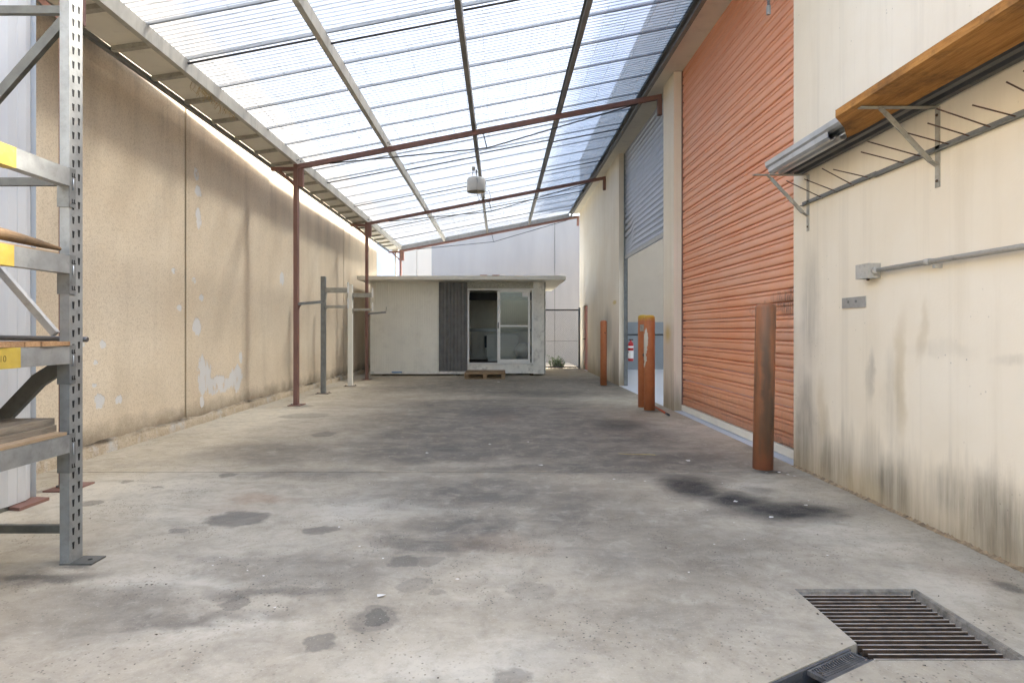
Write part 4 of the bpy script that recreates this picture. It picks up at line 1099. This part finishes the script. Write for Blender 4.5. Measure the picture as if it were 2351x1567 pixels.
for bi, zt_ in enumerate(beam_t):
    for side, (xa, xb) in enumerate(((-2.355, -2.298), (-3.20, -3.15))):
        m = MB(); m.box(xa, xb, YN, UY0 - .006, zt_ - .095, zt_); m.bevel(.005); b = m.build('beam', M['rack'], rk)
        if side == 0:
            # end connector hooked round the slotted face
            m = MB(); m.box(UX0 - .010, UX1 + .004, UY0 - .006, UY0 - .002, zt_ - .205, zt_ + .005).box(UX1 + .0015, UX1 + .005, UY0 - .006, UY0 + .042, zt_ - .205, zt_ + .005); m.build('end_connector', M['galv_dark'], b)
            for dz in (-.02, -.16):
                for dy in (.012, .028):
                    m = MB(); q0, q1 = UX1 + .005, UX1 + .0005 + .005
                    m.prism([(q0, UY0 + dy, zt_ + dz), (q0, UY0 + dy, zt_ + dz - .022), (q0, UY0 + dy + .010, zt_ + dz - .022), (q0, UY0 + dy + .010, zt_ + dz - .017), (q0, UY0 + dy + .0035, zt_ + dz - .017), (q0, UY0 + dy + .0035, zt_ + dz)], (.0025, 0, 0))
                    m.build('locking_hook', M['hole'], b)
            m = MB(); m.tube([(UX1 + .008, UY0 + .020, zt_ - .05), (UX1 + .008, UY0 + .021, zt_ - .11)], .003, 6); m.build('safety_clip', M['chrome'], b)
            if bi < 3:
                yy = 2.30 * F / (VX - (36, 31, 46)[bi])
                m = MB(); m.box(xa - .001, xb + .0015, 2.1, yy, zt_ - .0965, zt_ + .0015); m.build('yellow_band', M['yellow'], b)
                if bi == 2:
                    fc = bpy.data.curves.new('beam_number', 'FONT'); fc.body = '10'; fc.size = .042; fc.extrude = .0004
                    fo = bpy.data.objects.new('beam_number', fc); COL.objects.link(fo)
                    dg = bpy.context.evaluated_depsgraph_get(); me = bpy.data.meshes.new_from_object(fo.evaluated_get(dg))
                    bpy.data.objects.remove(fo)
                    no = bpy.data.objects.new('beam_number', me); me.materials.clear(); me.materials.append(M['pen']); COL.objects.link(no)
                    no.location = (xb + .0022, 2.795, zt_ - .063); no.rotation_euler = (R(90), 0, R(90)); par(no, b)
# frame bracing across the depth
YBm = (UY0 + UY1) / 2
def brace(h0, x0, h1, x1, w=.042, mat='rackdark', dy=0):
    m = MB(); m.obox((x0, YBm + dy, h0), (x1, YBm + dy, h1), w, .03, up=(0, 1, 0)); m.bevel(.003); return m.build('brace', M[mat], rk)
brace(.178, -2.35, .178, -3.15); brace(2.06, -2.35, 2.06, -3.15); brace(2.99, -2.35, 2.99, -3.15)
brace(1.235, -2.43, 2.03, -3.12, .036, 'galv', .02); brace(2.955, -2.35, 2.10, -3.1, .05)
# kinked lower brace, bent by a knock
m = MB(); pk = [(-2.345, YBm, 1.085), (-2.49, YBm - .02, .985), (-2.66, YBm - .03, .80), (-2.84, YBm - .02, .58), (-3.15, YBm, .22)]
for i in range(4): m.obox(pk[i], Vector(pk[i + 1]) + (Vector(pk[i + 1]) - Vector(pk[i])).normalized() * .01, .075, .035, up=(0, 1, 0))
m.bevel(.004); m.build('bent_brace', M['rackdark'], rk)
# loose pipe pushed through the frame
pp = thing('steel_pipe', 'dull steel pipe pushed through the rack frame above the board deck', 'pipe', (-2.8, 3.39, 1.21))
m = MB(); m.tube([(-3.3, 3.395, 1.222), (-2.30, 3.395, 1.205), (-2.296, 3.395, 1.205)], [.0155, .0155, .012], 14); m.build('tube', M['pipe'], pp)
# deck of boards on the third beam
dk = thing('board_deck', 'deck of short sawn boards laid across the rack beams marked 10', 'deck', (-2.7, 2.0, 1.171))
y = 3.252; i = 0
while y > .85:
    w = random.uniform(.095, .112)
    m = MB(); m.box(-3.16 - random.uniform(0, .02), -2.287 - random.uniform(0, .012), y - w + .004, y, 1.1735 if i else 1.1735, 1.198 + random.uniform(-.002, .003)); m.bevel(.0025)
    m.build('board', M['endgrain'], dk); y -= w; i += 1
# rough timber on second beam
rt = thing('rough_timber', 'rough split brown timber lying on the upper rack shelf', 'timber', (-2.6, 2.3, 1.67))
m = MB(); pts = [(-2.335, 3.235, 1.686), (-2.34, 3.10, 1.694), (-2.345, 2.95, 1.703), (-2.35, 2.75, 1.712), (-2.36, 2.3, 1.715), (-2.37, 1.4, 1.715)]
m.tube(pts, [.010, .020, .027, .034, .04, .04], 7); m.build('split_log', M['barktimber'], rt)
tp = thing('thin_plywood', 'thin warped plywood strip under the rough timber on the rack', 'plywood', (-2.6, 2.2, 1.655))
m = MB(); m.box(-3.1, -2.315, 1.0, 3.20, 1.655, 1.664); m.build('sheet', M['ply'], tp)
m = MB(); m.box(-2.95, -2.33, 1.0, 2.75, 1.6645, 1.672); m.build('upper_sheet', M['barktimber'], tp)
# plywood and planks on the bottom beam
bpnl = thing('plywood_sheet', 'plywood sheet lying on the lowest rack beams', 'plywood', (-2.7, 2.2, .70))
m = MB(); m.box(-3.15, -2.297, .95, 3.235, .700, .716); m.bevel(.002); m.build('sheet', M['ply'], bpnl)
for (xa, ya, xb, yb, z, w, lab) in ((-2.465, 3.25, -2.43, 1.1, .734, .20, 'grey weathered plank, lower of the two stacked on the plywood'), (-2.50, 3.255, -2.43, 1.0, .770, .24, 'grey weathered plank, upper of the two stacked on the plywood')):
    t = thing('weathered_plank', lab, 'plank', ((xa + xb) / 2, 2.2, z))
    m = MB(); m.obox((xa, ya, z), (xb, yb, z), w, .034); m.bevel(.004); m.build('plank', M['oldwood'], t)
# white ribbed panel behind the rack
gp = thing('ribbed_steel_panel', 'tall white ribbed steel panel standing behind the pallet rack', 'panel', (-3.45, 2.6, 0))
m = MB(); pts = []; y = 4.49
pts.append((-3.42, 4.495, .03)); pts.append((-3.455, 4.49, .03))
while y > .4:
    pts += [(-3.452, y - .005, .03), (-3.425, y - .085, .03), (-3.425, y - .16, .03), (-3.428, y - .165, .03), (-3.428, y - .17, .03), (-3.425, y - .175, .03), (-3.425, y - .245, .03), (-3.452, y - .325, .03), (-3.452, y - .40, .03)]; y -= .40
m.ribbon(pts, (0, 0, 3.82)); m.build('ribbed_sheet', M['gatewhite'], gp)
m = MB(); m.box(-3.50, -3.458, .5, 4.47, .03, .10).box(-3.50, -3.458, .5, 4.47, 3.72, 3.80); m.build('back_rail', M['galv'], gp)
m = MB(); m.prism([(-3.52, 4.28, .0), (-3.34, 4.24, .0), (-3.34, 4.52, 0), (-3.52, 4.54, 0)], (0, 0, .022)); m.build('base_plate', M['oxide'], gp)
m = MB(); m.box(-3.48, -3.435, 0.5, 4.28, .0, .03); m.build('bottom_track', M['rackdark'], gp)
m = MB()
for yy in (4.30, 4.37): m.tube([(-3.42, yy, .30), (-3.412, yy, .30)], .008, 6)
m.build('screw', M['galv_dark'], gp)

# ================================================================== right wall fittings
def shelf_bracket(y, top, label):
    t = thing('shelf_bracket', label, 'bracket', (RX, y, top - .5))
    m = MB(); m.box(RX - .006, RX - .0, y - .02, y + .02, top - .50, top); m.bevel(.0015); m.build('wall_plate', M['bracket'], t)
    m = MB(); m.box(RX - .49, RX - .007, y - .02, y + .02, top - .006, top); m.bevel(.0015); m.build('arm', M['bracket'], t)
    m = MB(); pts = [(RX - .36, y, top - .009), (RX - .33, y, top - .035), (RX - .05, y, top - .335), (RX - .008, y, top - .365)]
    ws = [(.04, .006), (.012, .028), (.012, .028), (.04, .006)]
    for i in range(3): m.obox(pts[i], pts[i + 1], .036 if i != 1 else .030, .007 if i != 1 else .010, up=(0, 1, 0) if i == 1 else (0, 0, 1))
    m.build('diagonal_strut', M['bracket'], t)
    m = MB()
    for dz in (.05, .46): m.tube([(RX - .012, y, top - dz), (RX - .006, y, top - dz)], .009, 8)
    m.build('bolt', M['rustrod'], t)
shelf_bracket(5.40, 2.635, 'flat steel shelf bracket on the cream wall right beside the orange roller door')
shelf_bracket(3.80, 2.645, 'flat steel shelf bracket under the orange timber board end on the cream wall')
shelf_bracket(1.75, 2.645, 'flat steel shelf bracket on the cream wall under the middle of the timber board')
tb = thing('timber_board', 'thick weathered orange brown timber board resting on the wall brackets', 'board', (2.36, 2.4, 2.65))
m = MB(); m.prism([(2.20, .4, 2.650), (2.20, 4.0, 2.650), (2.27, 4.08, 2.650), (2.37, 4.20, 2.650), (2.515, 4.42, 2.650), (2.53, 4.30, 2.650), (2.53, .4, 2.650)], (0, 0, .048)); m.bevel(.006)
m.build('plank', M['board'], tb)
def zsec(x0, x1, z0, yA, yB, mat, label, nm):
    t = thing(nm, label, 'steel profile', ((x0 + x1) / 2, (yA + yB) / 2, z0))
    w = x1 - x0
    pr = [(x0, z0 + .055), (x0 + .004, z0 + .02), (x0 + .02, z0), (x0 + w * .35, z0), (x0 + w * .42, z0 + .022), (x0 + w * .58, z0 + .022), (x0 + w * .65, z0), (x1 - .02, z0), (x1 - .004, z0 + .02), (x1, z0 + .055)]
    m = MB(); m.prism([(a, yA, b) for a, b in pr] + [(a, yA, b + .002) for a, b in pr[::-1]], (0, yB - yA, 0)); m.build('folded_section', M[mat], t)
zsec(2.375, 2.545, 2.703, .5, 5.47, 'chrome', 'shiny folded zinc profile on the brackets, upper of the stack by the wall', 'steel_profile')
zsec(2.545, 2.722, 2.650, .5, 5.50, 'darkzinc', 'dark folded zinc profile on the brackets, beside the timber board', 'steel_profile')
zsec(2.39, 2.54, 2.640 + .008, 4.45, 5.44, 'chrome', 'short shiny folded zinc profile lying directly on the wall bracket', 'steel_profile')
m = None
sr = thing('spiked_rail', 'steel wall rail with a row of rusty upward pointing rods', 'rail', (RX, 3.2, 2.38))
m = MB(); m.box(RX - .030, RX - .002, 4.42, 5.50, 2.374, 2.378).box(RX - .006, RX - .001, 4.42, 5.50, 2.374, 2.41); m.build('rail', M['galv_dark'], sr)
m = MB(); m.box(RX - .034, RX - .002, .6, 4.425, 2.366, 2.371).box(RX - .006, RX - .001, .6, 4.425, 2.366, 2.405); m.build('rail', M['galv_dark'], sr)
for i, y in enumerate((5.15, 4.93, 4.70, 4.49, 4.10, 3.94, 3.69, 3.53, 3.376, 3.21, 3.02, 2.84, 2.66)):
    L = random.uniform(.20, .34); e = random.uniform(.26, .40); jy = random.uniform(-.05, .05)
    m = MB(); m.tube([(RX - .004, y, 2.372), (RX - .02, y, 2.381), (RX - L, y + jy, 2.381 + L * e)], .0042, 7); m.build('rod', M['rustrod'], sr)
cd = thing('conduit', 'grey painted conduit ending in a cast junction box on the cream wall', 'conduit', (RX, 3.5, 1.68))
m = MB(); m.tube([(RX - .045, 4.36, 1.684), (RX - .045, .4, 1.684)], .0165, 14); m.build('pipe', M['conduit'], cd)
m = MB(); m.box(RX - .095, RX - .002, 4.37, 4.52, 1.632, 1.738); m.bevel(.012, 2); m.build('junction_box', M['conduit'], cd)
m = MB(); m.tube([(RX - .045, 4.375, 1.684), (RX - .045, 4.33, 1.684)], .026, 14); m.build('collar', M['conduit'], cd)
for y in (3.83, 2.2):
    m = MB(); m.tube([(RX - .045, y - .025, 1.684), (RX - .045, y + .025, 1.684)], .021, 14); m.build('coupling', M['conduit'], cd)
    m = MB(); m.box(RX - .05, RX - .001, y - .07, y - .05, 1.640, 1.664); m.build('saddle_clip', M['conduit'], cd)
m = MB(); m.lathe((RX - .05, 4.44, 1.618), [(.01, 0), (.012, .016)], 8); m.build('drain_plug', M['rustrod'], cd)
wp = thing('wall_plate', 'small grey steel plate with two bolts fixed on the cream wall', 'plate', (RX, 4.7, 1.47))
m = MB(); m.box(RX - .008, RX - .0005, 4.545, 4.855, 1.43, 1.512); m.bevel(.002); m.build('plate', M['galv'], wp)
for y in (4.665, 4.765):
    m = MB(); m.tube([(RX - .012, y, 1.478), (RX - .008, y, 1.478)], .011, 8); m.build('bolt', M['galv_dark'], wp)

# ================================================================== drain pit grate and channel
dgm = thing('drain_grate', 'rusty barred drain grate set into the concrete floor', 'drain grate', (1.72, 2.64, -.03))
m = MB(); m.box(PIT[0] - .3, PIT[1] + .1, PIT[2] - .2, PIT[3] + .1, -.50, -.46); m.build('pit_floor', M['pit'], dgm)
m = MB()
for (x0, x1, y0, y1) in ((PIT[0] + .002, PIT[0] + .03, PIT[2] + .13, PIT[3] - .002), (PIT[1] - .03, PIT[1] - .002, PIT[2] + .002, PIT[3] - .002), (PIT[0] + .03, PIT[1] - .03, PIT[3] - .03, PIT[3] - .002), (PIT[0] + .002, PIT[1] - .03, PIT[2] + .001, PIT[2] + .02)):
    m.box(x0, x1, y0, y1, -.075, -.055)
m.build('ledge', M['pit'], dgm)
m = MB()
m.box(PIT[0] + .004, PIT[0] + .010, PIT[2] + .135, PIT[3] - .03, -.055, -.012).box(PIT[1] - .045, PIT[1] - .039, PIT[2] + .025, PIT[3] - .03, -.055, -.02); m.build('side_bar', M['grate'], dgm)
nb = 17; bar = None
for i in range(nb):
    y = PIT[2] + .03 + i * (PIT[3] - PIT[2] - .065) / (nb - 1)
    if bar is None:
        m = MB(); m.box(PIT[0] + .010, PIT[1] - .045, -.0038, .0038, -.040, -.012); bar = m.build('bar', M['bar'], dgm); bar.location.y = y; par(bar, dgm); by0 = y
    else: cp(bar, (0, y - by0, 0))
# worn concrete lip on the far and wall side
m = MB(); bm = m.bm; prev = None
for i in range(41):
    u = i / 40
    if u < .5: x = PIT[0] + (PIT[1] - PIT[0]) * u * 2; y = PIT[3]; nx, ny_ = 0, -1
    else: x = PIT[1]; y = PIT[3] - (PIT[3] - PIT[2]) * (u - .5) * 2; nx, ny_ = -1, 0
    w = .016 + random.uniform(0, .014)
    r_ = [bm.verts.new((x - nx * .004, y - ny_ * .004, .0015)), bm.verts.new((x + nx * w * .5, y + ny_ * w * .5, -.006)), bm.verts.new((x + nx * w, y + ny_ * w, -.03)), bm.verts.new((x + nx * w, y + ny_ * w, -.056))]
    if prev:
        for q in range(3): bm.faces.new((prev[q], prev[q + 1], r_[q + 1], r_[q]))
    prev = r_
m.build('worn_lip', simple('grimy_broken_concrete', (0.20, 0.18, 0.145, 1), .95, 0, var=.4, scale=20, grime=.6, bump=.6, dirtcol=(.05, .042, .03, 1)), dgm)
ch = thing('channel_drain', 'narrow dark channel drain with one slotted cover running into the grate pit', 'channel drain', (1.0, 2.1, -.05))
nrm = Vector((-ddir.y, ddir.x)); wch = (cl - cr).dot(nrm)
def CP(u, v, z): q = cr - ddir * u + nrm * v; return (q.x, q.y, z)
m = MB(); m.poly([CP(-.0, .0, -.10), CP(CS, 0, -.10), CP(CS, wch, -.10), CP(-.06, wch, -.10)]); m.build('channel_bed', M['chan'], ch)
for v0, v1 in ((.0015, .012), (wch - .012, wch - .0015)):
    m = MB(); m.prism([CP(.0, v0, -.004), CP(CS - .002, v0, -.004), CP(CS - .002, v1, -.004), CP(.0, v1, -.004)], (0, 0, -.095)); m.build('channel_edge', M['chan'], ch)
cv0, cv1 = .015, wch - .015; u0, u1c = .01, .285
cvm = MB()
for (a, b, c, d) in ((u0, u1c, cv0, cv0 + .008), (u0, u1c, cv1 - .008, cv1), (u0, u0 + .008, cv0 + .008, cv1 - .008), (u1c - .012, u1c, cv0 + .008, cv1 - .008)):
    cvm.prism([CP(a, c, -.006), CP(b, c, -.006), CP(b, d, -.006), CP(a, d, -.006)], (0, 0, -.018))
cvo = cvm.build('cover_frame', M['chan'], ch)
for i in range(19):
    a = u0 + .014 + i * .0138
    m = MB(); pts = []
    for k in range(6):
        v = cv0 + .008 + (cv1 - cv0 - .016) * k / 5; bow = .012 * math.sin(math.pi * k / 5)
        pts.append((a + bow, v))
    pl_ = [CP(a_ - .003, v, -.007) for a_, v in pts] + [CP(a_ + .003, v, -.007) for a_, v in pts[::-1]]
    m.prism(pl_, (0, 0, -.014)); m.build('slat', M['chan'], cvo)

# ================================================================== litter on the floor
m = MB(); md = MB()
spots = [(1240, 1068, .03), (1580, 1058, .03), (874, 1368, .025), (1212, 1015, .02), (1050, 1330, .012), (980, 1040, .02), (1125, 1020, .02), (1410, 1100, .016), (1480, 1105, .014), (1690, 1152, .02), (1770, 1188, .02), (1850, 1160, .016), (1790, 1085, .02), (1760, 1085, .016), (1810, 1090, .02), (1825, 1094, .02), (1145, 877, .05)]
for _ in range(45): spots.append((random.uniform(250, 1900), random.uniform(950, 1400), random.uniform(.003, .009)))
for px, py, s2 in spots:
    X, Y = G(px, py); a = random.uniform(0, 6.28)
    pts = [(X + s2 * random.uniform(.6, 1.1) * math.cos(a + k * 1.257), Y + s2 * random.uniform(.6, 1.1) * math.sin(a + k * 1.257), .003 + random.uniform(0, s2 * .3)) for k in range(5)]
    (m if random.random() < .75 or s2 > .012 else md).poly(pts)
for _ in range(90):
    X, Y = G(random.uniform(100, 2200), random.uniform(1000, 1560)); s2 = random.uniform(.003, .008); a = random.uniform(0, 6.28)
    md.poly([(X + s2 * random.uniform(.5, 1.3) * math.cos(a + k * 1.57), Y + s2 * random.uniform(.5, 1.3) * math.sin(a + k * 1.57), .003 + random.uniform(0, .004)) for k in range(4)])
tag(m.build('pale_litter', M['paper'], normals=False), 'scattered pale paper scraps and chips on the concrete', 'litter', kind='stuff')
tag(md.build('dark_litter', M['litter_dark'], normals=False), 'scattered dark crumbs and dry leaf bits on the concrete', 'litter', kind='stuff')
